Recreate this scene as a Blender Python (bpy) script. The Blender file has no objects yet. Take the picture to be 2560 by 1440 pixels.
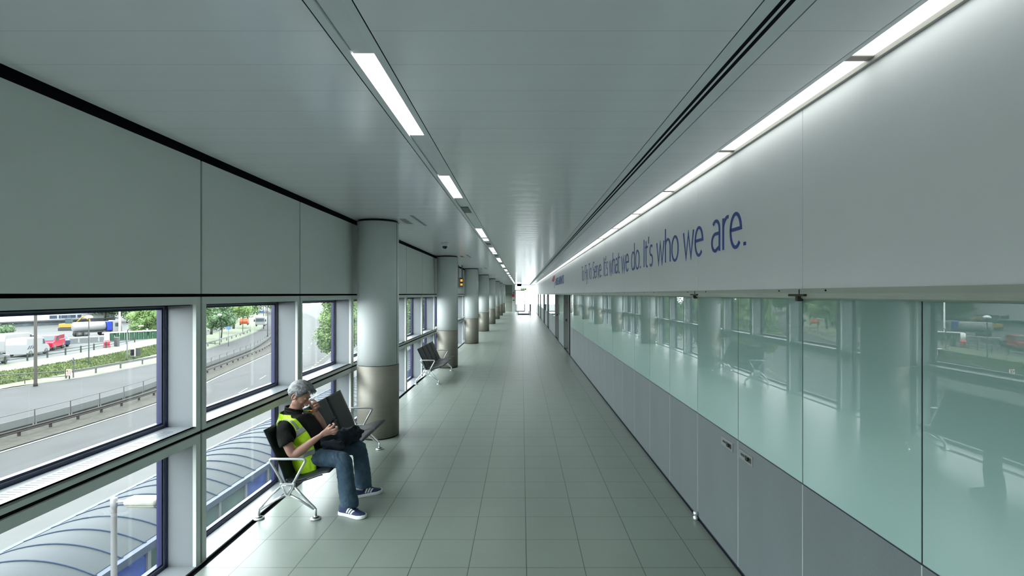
import bpy, bmesh, math, random
from mathutils import Vector, Matrix, noise

# ---------------------------------------------------------------- units
# everything below is laid out in "camera-height 2.4" units; the last block rescales all data to metres
S = 0.88
PI = math.pi
C = bpy.context.scene.collection
scene = bpy.context.scene

# ---------------------------------------------------------------- camera
cam_d = bpy.data.cameras.new('camera')
cam = bpy.data.objects.new('camera', cam_d)
C.objects.link(cam)
cam_d.sensor_width = 36.0
cam_d.lens = 1270.0 / 2560.0 * 36.0
cam_d.shift_x = -24.0 / 2560.0
cam_d.shift_y = 15.0 / 2560.0
cam_d.clip_end = 1500
cam_d.clip_start = 0.05
cam.location = (0, 0, 2.4)
cam.rotation_euler = (PI / 2, 0, 0)
scene.camera = cam

# ---------------------------------------------------------------- world, exposure
w = bpy.data.worlds.new('world'); scene.world = w
w.use_nodes = True
nt = w.node_tree; nt.nodes.clear()
wo = nt.nodes.new('ShaderNodeOutputWorld'); bg = nt.nodes.new('ShaderNodeBackground')
tc = nt.nodes.new('ShaderNodeTexCoord'); sep = nt.nodes.new('ShaderNodeSeparateXYZ')
cr = nt.nodes.new('ShaderNodeValToRGB')
cr.color_ramp.elements[0].position = 0.0; cr.color_ramp.elements[0].color = (0.87, 0.925, 0.96, 1)
cr.color_ramp.elements[1].position = 0.8; cr.color_ramp.elements[1].color = (0.95, 0.985, 1.02, 1)
ns = nt.nodes.new('ShaderNodeTexNoise'); ns.inputs['Scale'].default_value = 2.5; ns.inputs['Detail'].default_value = 6
mx = nt.nodes.new('ShaderNodeMix'); mx.data_type = 'RGBA'; mx.blend_type = 'MULTIPLY'; mx.inputs[0].default_value = 0.18
nt.links.new(tc.outputs['Generated'], sep.inputs[0]); nt.links.new(sep.outputs['Z'], cr.inputs[0])
nt.links.new(tc.outputs['Generated'], ns.inputs['Vector'])
nt.links.new(cr.outputs[0], mx.inputs[6]); nt.links.new(ns.outputs['Fac'], mx.inputs[7])
nt.links.new(mx.outputs[2], bg.inputs[0]); nt.links.new(bg.outputs[0], wo.inputs[0])
bg.inputs[1].default_value = 2.35
scene.view_settings.view_transform = 'Standard'
scene.view_settings.look = 'None'
scene.view_settings.gamma = 1.0
scene.view_settings.use_curve_mapping = False
scene.view_settings.exposure = 2.42
scene.cycles.max_bounces = 14
scene.cycles.diffuse_bounces = 7
scene.cycles.glossy_bounces = 6
scene.cycles.transparent_max_bounces = 16
scene.cycles.sample_clamp_indirect = 6.0
scene.cycles.caustics_reflective = False
scene.cycles.caustics_refractive = False

# ---------------------------------------------------------------- materials
MATS = {}
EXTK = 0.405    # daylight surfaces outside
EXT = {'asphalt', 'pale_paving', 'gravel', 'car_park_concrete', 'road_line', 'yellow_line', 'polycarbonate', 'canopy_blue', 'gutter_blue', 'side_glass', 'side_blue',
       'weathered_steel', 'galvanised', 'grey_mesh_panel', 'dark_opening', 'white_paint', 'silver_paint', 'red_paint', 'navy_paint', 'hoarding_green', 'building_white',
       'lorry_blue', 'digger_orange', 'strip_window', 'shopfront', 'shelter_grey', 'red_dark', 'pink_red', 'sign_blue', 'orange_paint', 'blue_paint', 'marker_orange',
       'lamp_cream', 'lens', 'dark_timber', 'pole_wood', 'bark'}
def _new(name):
    m = bpy.data.materials.new(name); m.use_nodes = True
    MATS[name] = m
    return m, m.node_tree, m.node_tree.nodes['Principled BSDF']

def mat(name, col, rough=0.5, metal=0.0, bump=0.0, bscale=30.0, var=0.0, vscale=4.0, spec=None, ior=None,
        coat=0.0, emit=None, estr=0.0, stretch=None):
    if name in MATS: return MATS[name]
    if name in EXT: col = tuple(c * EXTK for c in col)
    m, t, p = _new(name)
    p.inputs['Base Color'].default_value = (*col, 1)
    p.inputs['Roughness'].default_value = rough
    p.inputs['Metallic'].default_value = metal
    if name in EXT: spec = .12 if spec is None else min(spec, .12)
    if spec is not None: p.inputs['Specular IOR Level'].default_value = spec
    if ior is not None: p.inputs['IOR'].default_value = ior
    if coat: p.inputs['Coat Weight'].default_value = coat; p.inputs['Coat Roughness'].default_value = 0.05
    if emit is not None:
        p.inputs['Emission Color'].default_value = (*emit, 1); p.inputs['Emission Strength'].default_value = estr
    tcn = mp = None
    def coords(sc):
        a = t.nodes.new('ShaderNodeTexCoord'); b = t.nodes.new('ShaderNodeMapping')
        st = stretch or (1, 1, 1)
        b.inputs['Scale'].default_value = (sc * st[0], sc * st[1], sc * st[2])
        t.links.new(a.outputs['Object'], b.inputs['Vector']); return b.outputs[0]
    n = t.nodes.new('ShaderNodeTexNoise'); n.inputs['Scale'].default_value = 1.0; n.inputs['Detail'].default_value = 4
    t.links.new(coords(vscale), n.inputs['Vector'])
    v = var if var else 0.03
    hs = t.nodes.new('ShaderNodeHueSaturation'); hs.inputs['Color'].default_value = (*col, 1)
    mr = t.nodes.new('ShaderNodeMapRange'); mr.inputs['From Min'].default_value = 0.3; mr.inputs['From Max'].default_value = 0.7
    mr.inputs['To Min'].default_value = 1 - v; mr.inputs['To Max'].default_value = 1 + v
    t.links.new(n.outputs['Fac'], mr.inputs['Value']); t.links.new(mr.outputs[0], hs.inputs['Value'])
    t.links.new(hs.outputs[0], p.inputs['Base Color'])
    if bump:
        n2 = t.nodes.new('ShaderNodeTexNoise'); n2.inputs['Scale'].default_value = 1.0; n2.inputs['Detail'].default_value = 3
        t.links.new(coords(bscale), n2.inputs['Vector'])
        b = t.nodes.new('ShaderNodeBump'); b.inputs['Strength'].default_value = bump; b.inputs['Distance'].default_value = 0.02
        t.links.new(n2.outputs['Fac'], b.inputs['Height']); t.links.new(b.outputs[0], p.inputs['Normal'])
    return m

def line_mask(t, sock, x0, period, width):
    """1 on lines at x0 + k*period, 0 elsewhere"""
    def M(op, a, b=None):
        n = t.nodes.new('ShaderNodeMath'); n.operation = op
        if isinstance(a, (int, float)): n.inputs[0].default_value = a
        else: t.links.new(a, n.inputs[0])
        if b is not None:
            if isinstance(b, (int, float)): n.inputs[1].default_value = b
            else: t.links.new(b, n.inputs[1])
        return n.outputs[0]
    a = M('ADD', sock, -x0 + period * 0.5)
    a = M('DIVIDE', a, period)
    cell = M('FLOOR', a)
    f = M('SUBTRACT', a, cell)
    f = M('ABSOLUTE', M('SUBTRACT', f, 0.5))
    return M('LESS_THAN', f, width * 0.5 / period), cell, M

def tiled(name, col, line_col, px, wx, x0, py, wy, y0, rough, var, bumpd=0.003, spec=0.5, speck=0.0, axes=(0, 1), rv=0.08, crown=0.0):
    m, t, p = _new(name)
    a = t.nodes.new('ShaderNodeTexCoord'); mp = t.nodes.new('ShaderNodeMapping')
    mp.inputs['Scale'].default_value = (1 / S, 1 / S, 1 / S)
    t.links.new(a.outputs['Object'], mp.inputs['Vector'])
    sp = t.nodes.new('ShaderNodeSeparateXYZ'); t.links.new(mp.outputs[0], sp.inputs[0])
    masks = []; cells = []
    M = None
    if px:
        mk, ce, M = line_mask(t, sp.outputs[axes[0]], x0, px, wx); masks.append(mk); cells.append(ce)
    if py:
        mk, ce, M = line_mask(t, sp.outputs[axes[1]], y0, py, wy); masks.append(mk); cells.append(ce)
    mask = masks[0] if len(masks) == 1 else M('MAXIMUM', masks[0], masks[1])
    cmb = t.nodes.new('ShaderNodeCombineXYZ')
    for i, ce in enumerate(cells): t.links.new(ce, cmb.inputs[i])
    wn = t.nodes.new('ShaderNodeTexWhiteNoise'); t.links.new(cmb.outputs[0], wn.inputs['Vector'])
    n = t.nodes.new('ShaderNodeTexNoise'); n.inputs['Scale'].default_value = 3.0; n.inputs['Detail'].default_value = 6
    t.links.new(mp.outputs[0], n.inputs['Vector'])
    s1 = M('MULTIPLY', wn.outputs['Value'], var); s2 = M('MULTIPLY', n.outputs['Fac'], var * 1.6 + speck)
    val = M('ADD', M('ADD', s1, s2), 1 - var * 0.5 - (var * 1.6 + speck) * 0.5)
    hs = t.nodes.new('ShaderNodeHueSaturation'); hs.inputs['Color'].default_value = (*col, 1); t.links.new(val, hs.inputs['Value'])
    mix = t.nodes.new('ShaderNodeMix'); mix.data_type = 'RGBA'
    t.links.new(mask, mix.inputs[0]); t.links.new(hs.outputs[0], mix.inputs[6]); mix.inputs[7].default_value = (*line_col, 1)
    t.links.new(mix.outputs[2], p.inputs['Base Color'])
    inv = M('SUBTRACT', 1.0, mask)
    b = t.nodes.new('ShaderNodeBump'); b.inputs['Strength'].default_value = 0.6; b.inputs['Distance'].default_value = bumpd
    if crown:
        yy_ = M('DIVIDE', M('ADD', sp.outputs[axes[1]], -y0 + py * .5), py); ff = M('SUBTRACT', M('SUBTRACT', yy_, M('FLOOR', yy_)), .5)
        inv = M('SUBTRACT', inv, M('MULTIPLY', M('MULTIPLY', ff, ff), crown))
    t.links.new(inv, b.inputs['Height']); t.links.new(b.outputs[0], p.inputs['Normal'])
    p.inputs['Roughness'].default_value = rough
    r1 = M('ADD', M('MULTIPLY', n.outputs['Fac'], rv), rough - rv / 2); t.links.new(r1, p.inputs['Roughness'])
    p.inputs['Specular IOR Level'].default_value = spec
    return m

def glass_mat(name, tint=(0.945, 0.965, 0.96), refl=1.0):
    m = bpy.data.materials.new(name); m.use_nodes = True; MATS[name] = m
    t = m.node_tree; t.nodes.clear()
    o = t.nodes.new('ShaderNodeOutputMaterial'); mix = t.nodes.new('ShaderNodeMixShader')
    tr = t.nodes.new('ShaderNodeBsdfTransparent'); gl = t.nodes.new('ShaderNodeBsdfGlossy'); fr = t.nodes.new('ShaderNodeFresnel')
    tr.inputs[0].default_value = (*tint, 1); gl.inputs['Roughness'].default_value = 0.0
    gl.inputs[0].default_value = (refl, refl, refl, 1)
    t.nodes.remove(fr)
    ge = t.nodes.new('ShaderNodeNewGeometry'); dp = t.nodes.new('ShaderNodeVectorMath'); dp.operation = 'DOT_PRODUCT'
    t.links.new(ge.outputs['Normal'], dp.inputs[0]); t.links.new(ge.outputs['Incoming'], dp.inputs[1])
    def mth(op, a, b=None):
        q = t.nodes.new('ShaderNodeMath'); q.operation = op
        for i, v in enumerate((a, b)):
            if v is None: continue
            if isinstance(v, (int, float)): q.inputs[i].default_value = v
            else: t.links.new(v, q.inputs[i])
        return q.outputs[0]
    fres = mth('ADD', mth('MULTIPLY', mth('POWER', mth('SUBTRACT', 1.0, mth('ABSOLUTE', dp.outputs['Value'])), 5.0), 0.9), 0.035)
    t.links.new(fres, mix.inputs[0]); t.links.new(tr.outputs[0], mix.inputs[1]); t.links.new(gl.outputs[0], mix.inputs[2])
    t.links.new(mix.outputs[0], o.inputs[0])
    return m

FLOOR = tiled('floor_tile', (0.215, 0.257, 0.222), (0.065, 0.075, 0.07), 0.508, 0.0075, 0.043, 0.508, 0.0065, 4.456, 0.34, 0.05, spec=0.5)
CEIL = tiled('ceiling_plank', (0.92, 0.90, 0.94), (0.68, 0.69, 0.72), None, 0, 0, 0.352, 0.005, 2.395, 0.17, 0.006, bumpd=0.004, spec=0.9, rv=0.0, crown=1.6)
PANEL = mat('white_panel', (0.90, 0.90, 0.92), 0.42, var=0.015, vscale=1.0, bump=0.02, bscale=60)
BLIND = mat('grey_panel', (0.67, 0.70, 0.675), 0.55, var=0.02, vscale=1.2, bump=0.03, bscale=90)
BLACK = mat('black_gap', (0.005, 0.006, 0.010), 0.8, spec=0.1)
SILVER = mat('silver_rail', (0.60, 0.64, 0.61), 0.45, metal=0.1, bump=0.02, bscale=80)
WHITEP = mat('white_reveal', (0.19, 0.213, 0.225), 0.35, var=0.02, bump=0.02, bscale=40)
NAVY = mat('dark_gasket', (0.012, 0.016, 0.070), 0.4)
GLASS = glass_mat('window_glass')
STEEL = mat('brushed_steel', (0.27, 0.26, 0.22), 0.56, metal=0.6, bump=0.03, bscale=60, stretch=(1, 1, 14), var=0.05, vscale=2)
COLW = mat('column_white', (0.70, 0.74, 0.72), 0.34, var=0.012, vscale=1.5)
ALU = mat('satin_aluminium', (0.62, 0.65, 0.655), 0.42, metal=0.85)
LEATHER = mat('black_leather', (0.018, 0.027, 0.031), 0.45, bump=0.12, bscale=160, spec=0.35)
METALP = mat('grey_metal_panel', (0.150, 0.176, 0.182), 0.42, metal=0.25, bump=0.12, bscale=160, stretch=(1, 1, 0.25), var=0.04)
RAILB = mat('bronze_rail', (0.48, 0.52, 0.46), 0.4, metal=0.2)
LIP = mat('cove_lip', (0.36, 0.34, 0.31), 0.5)
DIFF = mat('lamp_diffuser', (0.8, 0.8, 0.78), 0.4, emit=(0.93, 1.0, 0.96), estr=.46)
DIFF2 = mat('lamp_diffuser_warm', (0.8, 0.8, 0.78), 0.4, emit=(1.0, 0.97, 0.96), estr=1.1)
BLUE = mat('blue_lettering', (0.030, 0.070, 0.36), 0.4)
RED = mat('red_mark', (0.55, 0.02, 0.04), 0.4)
PLASTW = mat('white_plastic', (0.62, 0.65, 0.64), 0.35)
PLASTG = mat('grey_plastic', (0.22, 0.24, 0.24), 0.4)

# back-painted glass with faint waviness
def backglass():
    m, t, p = _new('back_painted_glass')
    p.inputs['Base Color'].default_value = (0.30, 0.44, 0.40, 1)
    p.inputs['Roughness'].default_value = 0.0
    p.inputs['IOR'].default_value = 1.72
    a = t.nodes.new('ShaderNodeTexCoord'); mp = t.nodes.new('ShaderNodeMapping'); mp.inputs['Scale'].default_value = (0.9, 0.9, 0.5)
    t.links.new(a.outputs['Object'], mp.inputs[0])
    n = t.nodes.new('ShaderNodeTexNoise'); n.inputs['Scale'].default_value = 1.3; n.inputs['Detail'].default_value = 1
    t.links.new(mp.outputs[0], n.inputs['Vector'])
    b = t.nodes.new('ShaderNodeBump'); b.inputs['Strength'].default_value = 0.06; b.inputs['Distance'].default_value = 0.006
    t.links.new(n.outputs['Fac'], b.inputs['Height']); t.links.new(b.outputs[0], p.inputs['Normal'])
    return m
BGLASS = backglass()

# ---------------------------------------------------------------- mesh helpers
class MB:
    def __init__(s): s.v = []; s.f = []; s.mi = []; s.sm = []
    def add(s, vs, fs, mi=0, smooth=False):
        b = len(s.v); s.v += [tuple(x) for x in vs]
        for f in fs: s.f.append([i + b for i in f]); s.mi.append(mi); s.sm.append(smooth)
    def box(s, x0, x1, y0, y1, z0, z1, mi=0, M=None):
        vs = [(x0, y0, z0), (x1, y0, z0), (x1, y1, z0), (x0, y1, z0), (x0, y0, z1), (x1, y0, z1), (x1, y1, z1), (x0, y1, z1)]
        if M is not None: vs = [M @ Vector(v) for v in vs]
        s.add(vs, [(0, 3, 2, 1), (4, 5, 6, 7), (0, 1, 5, 4), (1, 2, 6, 5), (2, 3, 7, 6), (3, 0, 4, 7)], mi)
        return s
    def tube(s, pts, r, n=12, mi=0, cap=True, side=None, closed=False):
        pts = [Vector(p) for p in pts]; N = len(pts)
        if not isinstance(r, (list, tuple)): r = [r] * N
        rings = []; prev = None
        for i, p in enumerate(pts):
            if closed: t = (pts[(i + 1) % N] - pts[i - 1])
            elif i == 0: t = pts[1] - pts[0]
            elif i == N - 1: t = pts[-1] - pts[-2]
            else: t = (pts[i + 1] - p).normalized() + (p - pts[i - 1]).normalized()
            t.normalize()
            if side is not None: a = Vector(side) - t * Vector(side).dot(t)
            elif prev is None:
                q = Vector((0, 0, 1)) if abs(t.z) < 0.9 else Vector((1, 0, 0)); a = q - t * q.dot(t)
            else: a = prev - t * prev.dot(t)
            a.normalize(); prev = a; b = t.cross(a)
            rr = r[i]; ra, rb = rr if isinstance(rr, (list, tuple)) else (rr, rr)
            rings.append([p + a * (ra * math.cos(2 * PI * k / n)) + b * (rb * math.sin(2 * PI * k / n)) for k in range(n)])
        vs = [v for ring in rings for v in ring]; fs = []
        L = N if closed else N - 1
        for i in range(L):
            for k in range(n):
                j = (i + 1) % N
                fs.append((i * n + k, i * n + (k + 1) % n, j * n + (k + 1) % n, j * n + k))
        if cap and not closed:
            fs.append(tuple(range(n - 1, -1, -1))); fs.append(tuple((N - 1) * n + k for k in range(n)))
        s.add(vs, fs, mi, True); return s
    def cyl(s, c, r, z0, z1, n=32, mi=0, r2=None):
        r2 = r if r2 is None else r2
        return s.tube([(c[0], c[1], z0), (c[0], c[1], z1)], [r, r2], n, mi)
    def lathe(s, c, prof, n=32, mi=0):
        return s.tube([(c[0], c[1], z) for (_, z) in prof], [max(r, 1e-4) for (r, _) in prof], n, mi)
    def ell(s, c, r, M=None, nu=20, nv=12, mi=0):
        vs = []; fs = []
        for j in range(nv + 1):
            ph = PI * j / nv
            for i in range(nu):
                th = 2 * PI * i / nu
                v = Vector((r[0] * math.sin(ph) * math.cos(th), r[1] * math.sin(ph) * math.sin(th), r[2] * math.cos(ph)))
                if M is not None: v = M @ v
                vs.append(v + Vector(c))
        for j in range(nv):
            for i in range(nu):
                fs.append((j * nu + i, (j + 1) * nu + i, (j + 1) * nu + (i + 1) % nu, j * nu + (i + 1) % nu))
        s.add(vs, fs, mi, True); return s
    def prism(s, poly, axis, a0, a1, mi=0, M=None):
        """poly of 2-D points extruded along axis ('x','y','z')"""
        def P(u, v, a):
            q = {'x': (a, u, v), 'y': (u, a, v), 'z': (u, v, a)}[axis]
            return M @ Vector(q) if M is not None else q
        n = len(poly)
        vs = [P(u, v, a0) for u, v in poly] + [P(u, v, a1) for u, v in poly]
        fs = [tuple(range(n - 1, -1, -1)), tuple(range(n, 2 * n))] + [(i, (i + 1) % n, n + (i + 1) % n, n + i) for i in range(n)]
        s.add(vs, fs, mi); return s
    def grid(s, fn, nu, nv, mi=0, smooth=True, wrapu=False):
        vs = [fn(i / nu, j / nv) for j in range(nv + 1) for i in range(nu + 1)]
        fs = [(j * (nu + 1) + i, j * (nu + 1) + i + 1, (j + 1) * (nu + 1) + i + 1, (j + 1) * (nu + 1) + i) for j in range(nv) for i in range(nu)]
        s.add(vs, fs, mi, smooth); return s
    def mesh(s, name, mats, fix=True):
        me = bpy.data.meshes.new(name); me.from_pydata(s.v, [], s.f)
        for m in mats: me.materials.append(m)
        me.polygons.foreach_set('material_index', s.mi); me.polygons.foreach_set('use_smooth', s.sm)
        if fix:
            bm = bmesh.new(); bm.from_mesh(me); bmesh.ops.recalc_face_normals(bm, faces=bm.faces); bm.to_mesh(me); bm.free()
        me.update(); return me
    def build(s, name, mats, parent=None, bevel=0, fix=True, loc=None):
        if not isinstance(mats, (list, tuple)): mats = [mats]
        o = bpy.data.objects.new(name, s.mesh(name, mats, fix)); C.objects.link(o)
        if parent is not None: o.parent = parent
        if loc is not None: o.location = loc
        if bevel:
            b = o.modifiers.new('bevel', 'BEVEL'); b.width = bevel; b.segments = 3; b.limit_method = 'ANGLE'; b.angle_limit = math.radians(40)
        return o

def tag(o, label=None, cat=None, group=None, kind=None):
    if label: o['label'] = label
    if cat: o['category'] = cat
    if group: o['group'] = group
    if kind: o['kind'] = kind
    return o
def empty(name, loc, label, cat, group=None, kind=None, rz=0):
    o = bpy.data.objects.new(name, None); C.objects.link(o); o.location = loc; o.rotation_euler = (0, 0, rz)
    o.empty_display_size = 0.1
    return tag(o, label, cat, group, kind)
def children(o): return [c for c in bpy.data.objects if c.parent == o]
def copy_tree(o, kids=None):
    kids = kids if kids is not None else {}
    c = o.copy(); C.objects.link(c)
    for ch in KIDS(o):
        d = copy_tree(ch); d.parent = c
    return c
def KIDS(o): return [c for c in C.objects if c.parent == o]

ORD = ['first', 'second', 'third', 'fourth', 'fifth', 'sixth', 'seventh', 'eighth', 'ninth', 'tenth', 'eleventh', 'twelfth',
       'thirteenth', 'fourteenth', 'fifteenth', 'sixteenth', 'seventeenth', 'eighteenth', 'nineteenth', 'twentieth',
       'twenty-first', 'twenty-second', 'twenty-third', 'twenty-fourth', 'twenty-fifth', 'twenty-sixth', 'twenty-seventh',
       'twenty-eighth', 'twenty-ninth', 'thirtieth', 'thirty-first', 'thirty-second', 'thirty-third', 'thirty-fourth',
       'thirty-fifth', 'thirty-sixth', 'thirty-seventh', 'thirty-eighth', 'thirty-ninth', 'fortieth', 'forty-first', 'forty-second']

def remeshed(mb, name, mats, voxel, smooth=2, parent=None, disp=None):
    """union of overlapping closed shapes into one continuous skin"""
    o = mb.build('tmp', mats)
    r = o.modifiers.new('r', 'REMESH'); r.mode = 'VOXEL'; r.voxel_size = voxel; r.use_smooth_shade = True
    if smooth:
        sm = o.modifiers.new('s', 'SMOOTH'); sm.factor = 0.5; sm.iterations = smooth
    dg = bpy.context.evaluated_depsgraph_get(); dg.update()
    me = bpy.data.meshes.new_from_object(o.evaluated_get(dg))
    C.objects.unlink(o); bpy.data.objects.remove(o)
    me.materials.clear()
    for m in (mats if isinstance(mats, (list, tuple)) else [mats]): me.materials.append(m)
    for p in me.polygons: p.use_smooth = True; p.material_index = 0
    if disp:
        ns_ = [v.normal.copy() for v in me.vertices]
        for v, n in zip(me.vertices, ns_): v.co = v.co + n * disp(v.co)
    me.name = name; me.update()
    q = bpy.data.objects.new(name, me); C.objects.link(q)
    if parent is not None: q.parent = parent
    return q

# ================================================================ THE CORRIDOR
XL, XR, ZC = -2.85, 1.87, 3.64
L = 2.015
Y0 = 4.52 - 6 * L
YE = 69.0
NB = 36          # bays

# floor, ceiling, added light-blocking slabs
m = MB(); m.box(-2.79, XR + 0.9, Y0, YE, -0.05, 0.0)
tag(m.build('floor', FLOOR), 'grey stone tile floor of the corridor', 'floor', kind='structure')
m = MB(); m.box(-3.25, XR + 1.2, Y0 - .1, YE + .3, -0.6, -0.055)  # unseen slab, added to stop light leaking in from below
tag(m.build('floor_light_block', MATS['grey_plastic']), 'unseen slab added under the corridor floor to block light', 'floor', kind='structure')
# ceiling: strips between the slots and the recessed light tracks
m = MB()
for x0, x1 in ((-2.80, -0.929), (-0.712, 1.021), (1.248, 1.683)):
    m.box(x0, x1, Y0, YE, ZC, ZC + .05)
tag(m.build('ceiling', CEIL), 'pale metal plank ceiling of the corridor', 'ceiling', kind='structure')
m = MB(); m.box(-3.25, XR + 1.2, Y0 - .1, YE + .1, ZC + .16, ZC + .5)  # black slab added over the ceiling to keep sky light out
m.box(-3.25, -2.86, Y0, YE, ZC - .05, ZC + .2)
tag(m.build('roof_light_block', BLACK), 'black slab added above the ceiling planks to block light', 'roof', kind='structure')
TRACKP = mat('track_panel', (0.80, 0.82, 0.85), 0.35)
m = MB(); m.box(-0.922, -0.880, Y0, YE, ZC, ZC + .03); m.box(-0.761, -0.719, Y0, YE, ZC, ZC + .03)
m.box(-.930, -.921, Y0, YE, ZC + .003, ZC + .02, 1); m.box(-.720, -.711, Y0, YE, ZC + .003, ZC + .02, 1)
tag(m.build('trim_1', [TRACKP, BLACK]), 'two narrow edge strips of the left ceiling light track', 'trim', kind='structure')
m = MB(); m.box(1.028, 1.096, Y0, YE, ZC, ZC + .03); m.box(1.117, 1.135, Y0, YE, ZC, ZC + .03); m.box(1.156, 1.241, Y0, YE, ZC, ZC + .03)
m.box(1.095, 1.118, Y0, YE, ZC - .0006, ZC + .02, 1); m.box(1.134, 1.157, Y0, YE, ZC - .0006, ZC + .02, 1)
m.box(1.020, 1.029, Y0, YE, ZC + .004, ZC + .02, 1); m.box(1.240, 1.249, Y0, YE, ZC + .004, ZC + .02, 1)
tag(m.build('trim_2', [TRACKP, BLACK]), 'ceiling strip with two long black air slots', 'trim', kind='structure')

# left wall: upper panels with open joints before a dark backing
m = MB()
for k in range(NB):
    y = Y0 + k * L
    m.box(XL - .02, XL, y + .013, y + L - .013, 2.402, 3.585, 0)
m.box(XL - .09, XL - .05, Y0, YE, 2.30, ZC + .05, 1)
m.box(XL - .09, XL - .02, Y0, YE, 1.155, 1.19, 1)
m.box(XL - .40, XL - .09, Y0, YE, 2.40, ZC + .05, 0)
tag(m.build('wall_left', [BLIND, BLACK]), 'plain grey panels above the left windows with dark open joints', 'wall', kind='structure')
m = MB(); m.box(-2.87, -2.79, Y0, YE, -.05, -.02)
tag(m.build('baseboard_left', BLACK), 'dark shadow gap along the foot of the left windows', 'baseboard', kind='structure')

# one window bay (local y 0..L)
def win_frame():
    m = MB(); t = .03
    for z0, z1 in ((0.0, 1.158), (1.187, 2.375)):
        m.box(-t, 0, .013, .072, z0, z1); m.box(-t, 0, L - .072, L - .013, z0, z1)
    m.box(-t, 0, .072, L - .072, 1.087, 1.158)
    m.box(-t, 0, .072, L - .072, 1.187, 1.237)
    m.box(-t, 0, .072, L - .072, 2.308, 2.375)
    m.box(-t - .25, -.03, .0, .03, 0, 2.4, 1); m.box(-t - .25, -.03, L - .03, L, 0, 2.4, 1)
    return m
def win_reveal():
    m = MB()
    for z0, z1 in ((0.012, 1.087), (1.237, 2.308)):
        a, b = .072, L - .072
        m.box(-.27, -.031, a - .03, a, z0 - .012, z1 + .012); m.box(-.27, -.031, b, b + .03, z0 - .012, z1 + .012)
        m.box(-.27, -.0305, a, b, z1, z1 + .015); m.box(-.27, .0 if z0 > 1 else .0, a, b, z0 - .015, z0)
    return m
def win_gasket():
    m = MB()
    for z0, z1 in ((0.012, 1.087), (1.237, 2.308)):
        a, b = .072, L - .072
        for (x0, x1, wd) in ((-.262, -.25, .016), (-.315, -.27, .045)):
            m.box(x0, x1, a, a + wd, z0, z1); m.box(x0, x1, b - wd, b, z0, z1)
            m.box(x0, x1, a + wd, b - wd, z0, z0 + wd); m.box(x0, x1, a + wd, b - wd, z1 - wd, z1)
    return m
def win_bead():
    m = MB()
    for z0, z1 in ((0.012, 1.087), (1.237, 2.308)):
        a, b = .072, L - .072; wd = .028
        x0, x1 = -.27, -.262
        m.box(x0, x1, a, a + wd, z0, z1); m.box(x0, x1, b - wd, b, z0, z1)
        m.box(x0, x1, a + wd, b - wd, z0, z0 + wd); m.box(x0, x1, a + wd, b - wd, z1 - wd, z1)
    return m
protos = [('window_frame', win_frame().mesh('window_frame', [SILVER, BLACK])),
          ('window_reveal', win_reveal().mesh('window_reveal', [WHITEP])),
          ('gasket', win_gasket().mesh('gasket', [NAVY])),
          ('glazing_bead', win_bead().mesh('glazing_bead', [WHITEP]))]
pane_u = MB().box(-.300, -.294, .10, L - .10, 1.25, 2.30).mesh('pane', [GLASS])
pane_l = MB().box(-.300, -.294, .10, L - .10, .03, 1.08).mesh('pane', [GLASS])
gr = MB()
for k in range(44):
    y = .22 + k * .036
    gr.box(-.17, -.085, y, y + .009, 1.2362, 1.2376)
grille_me = gr.mesh('sill_grille', [mat('slot_dark', (0.04, 0.045, 0.05), 0.6)])
for k in range(NB):
    y = Y0 + k * L
    if y > YE - 1: break
    vis = k - 4
    lab = ('tall two-pane window behind the camera end of the corridor' if vis < 0 else
           'two-pane window bay with white reveals, %s from the camera along the left wall' % (ORD[vis]))
    r = empty('window_%d' % (k + 1), (XL, y, 0), lab, 'window', kind='structure')
    for nme, me in protos:
        o = bpy.data.objects.new(nme, me); C.objects.link(o); o.parent = r
    for me in (pane_u, pane_l):
        o = bpy.data.objects.new('pane', me); C.objects.link(o); o.parent = r
    if k <= 5:
        o = bpy.data.objects.new('sill_grille', grille_me); C.objects.link(o); o.parent = r

# back wall
m = MB(); m.box(-3.3, XR + 1.2, Y0 - .15, Y0, -.05, ZC + .1)
tag(m.build('wall_back', PANEL), 'plain wall closing the corridor behind the camera', 'wall', kind='structure')

# right upper wall: white panels with fine joints
m = MB()
JY = 3.38 - 5 * L
k = 0
ys = []
y = JY
while y < YE: ys.append(y); y += L
for i, y in enumerate(ys):
    y1 = min(y + L, YE)
    m.box(XR, XR + .02, y + .003, y1 - .003, 2.43, ZC - .004, 0)
m.box(XR + .012, XR + .9, JY, YE, 2.40, ZC + .1, 1)
m.box(XR + .02, XR + .9, Y0 - .1, JY, 0, ZC + .1, 0)
tag(m.build('wall_right', [PANEL, mat('joint_grey', (0.16, 0.165, 0.165), 0.6)]), 'smooth white panels above the glass on the right', 'wall', kind='structure')
# rail below the white panels
m = MB()
prof = [(XR, 2.436), (XR - .012, 2.436), (XR - .014, 2.408), (XR - .024, 2.404), (XR - .03, 2.39), (XR - .026, 2.374), (XR - .012, 2.366), (XR, 2.366)]
m.prism(prof, 'y', JY, YE)
tag(m.build('trim_3', RAILB), 'beige rounded rail under the white wall panels', 'trim', kind='structure')
sc = MB()
for i in range(12):
    yj = 3.38 + (i - 1) * L
    for dy in (-.28, .28):
        sc.tube([(XR - .013, yj + dy, 2.422), (XR - .018, yj + dy, 2.422)], .005, 8)
tag(sc.build('trim_4', BLACK), 'small dark screw heads along the beige rail', 'trim', kind='structure')
# cove lip and inner edge of light trough
m = MB()
m.box(1.848, 1.868, Y0, YE, ZC - .012, ZC + .09)
tag(m.build('trim_5', LIP), 'brownish lip edging the strip lights over the right wall', 'trim', kind='structure')
m = MB(); m.box(1.690, 1.718, Y0, YE, ZC - .0, ZC + .04)
tag(m.build('trim_6', TRACKP), 'narrow pale strip beside the strip lights', 'trim', kind='structure')

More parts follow.
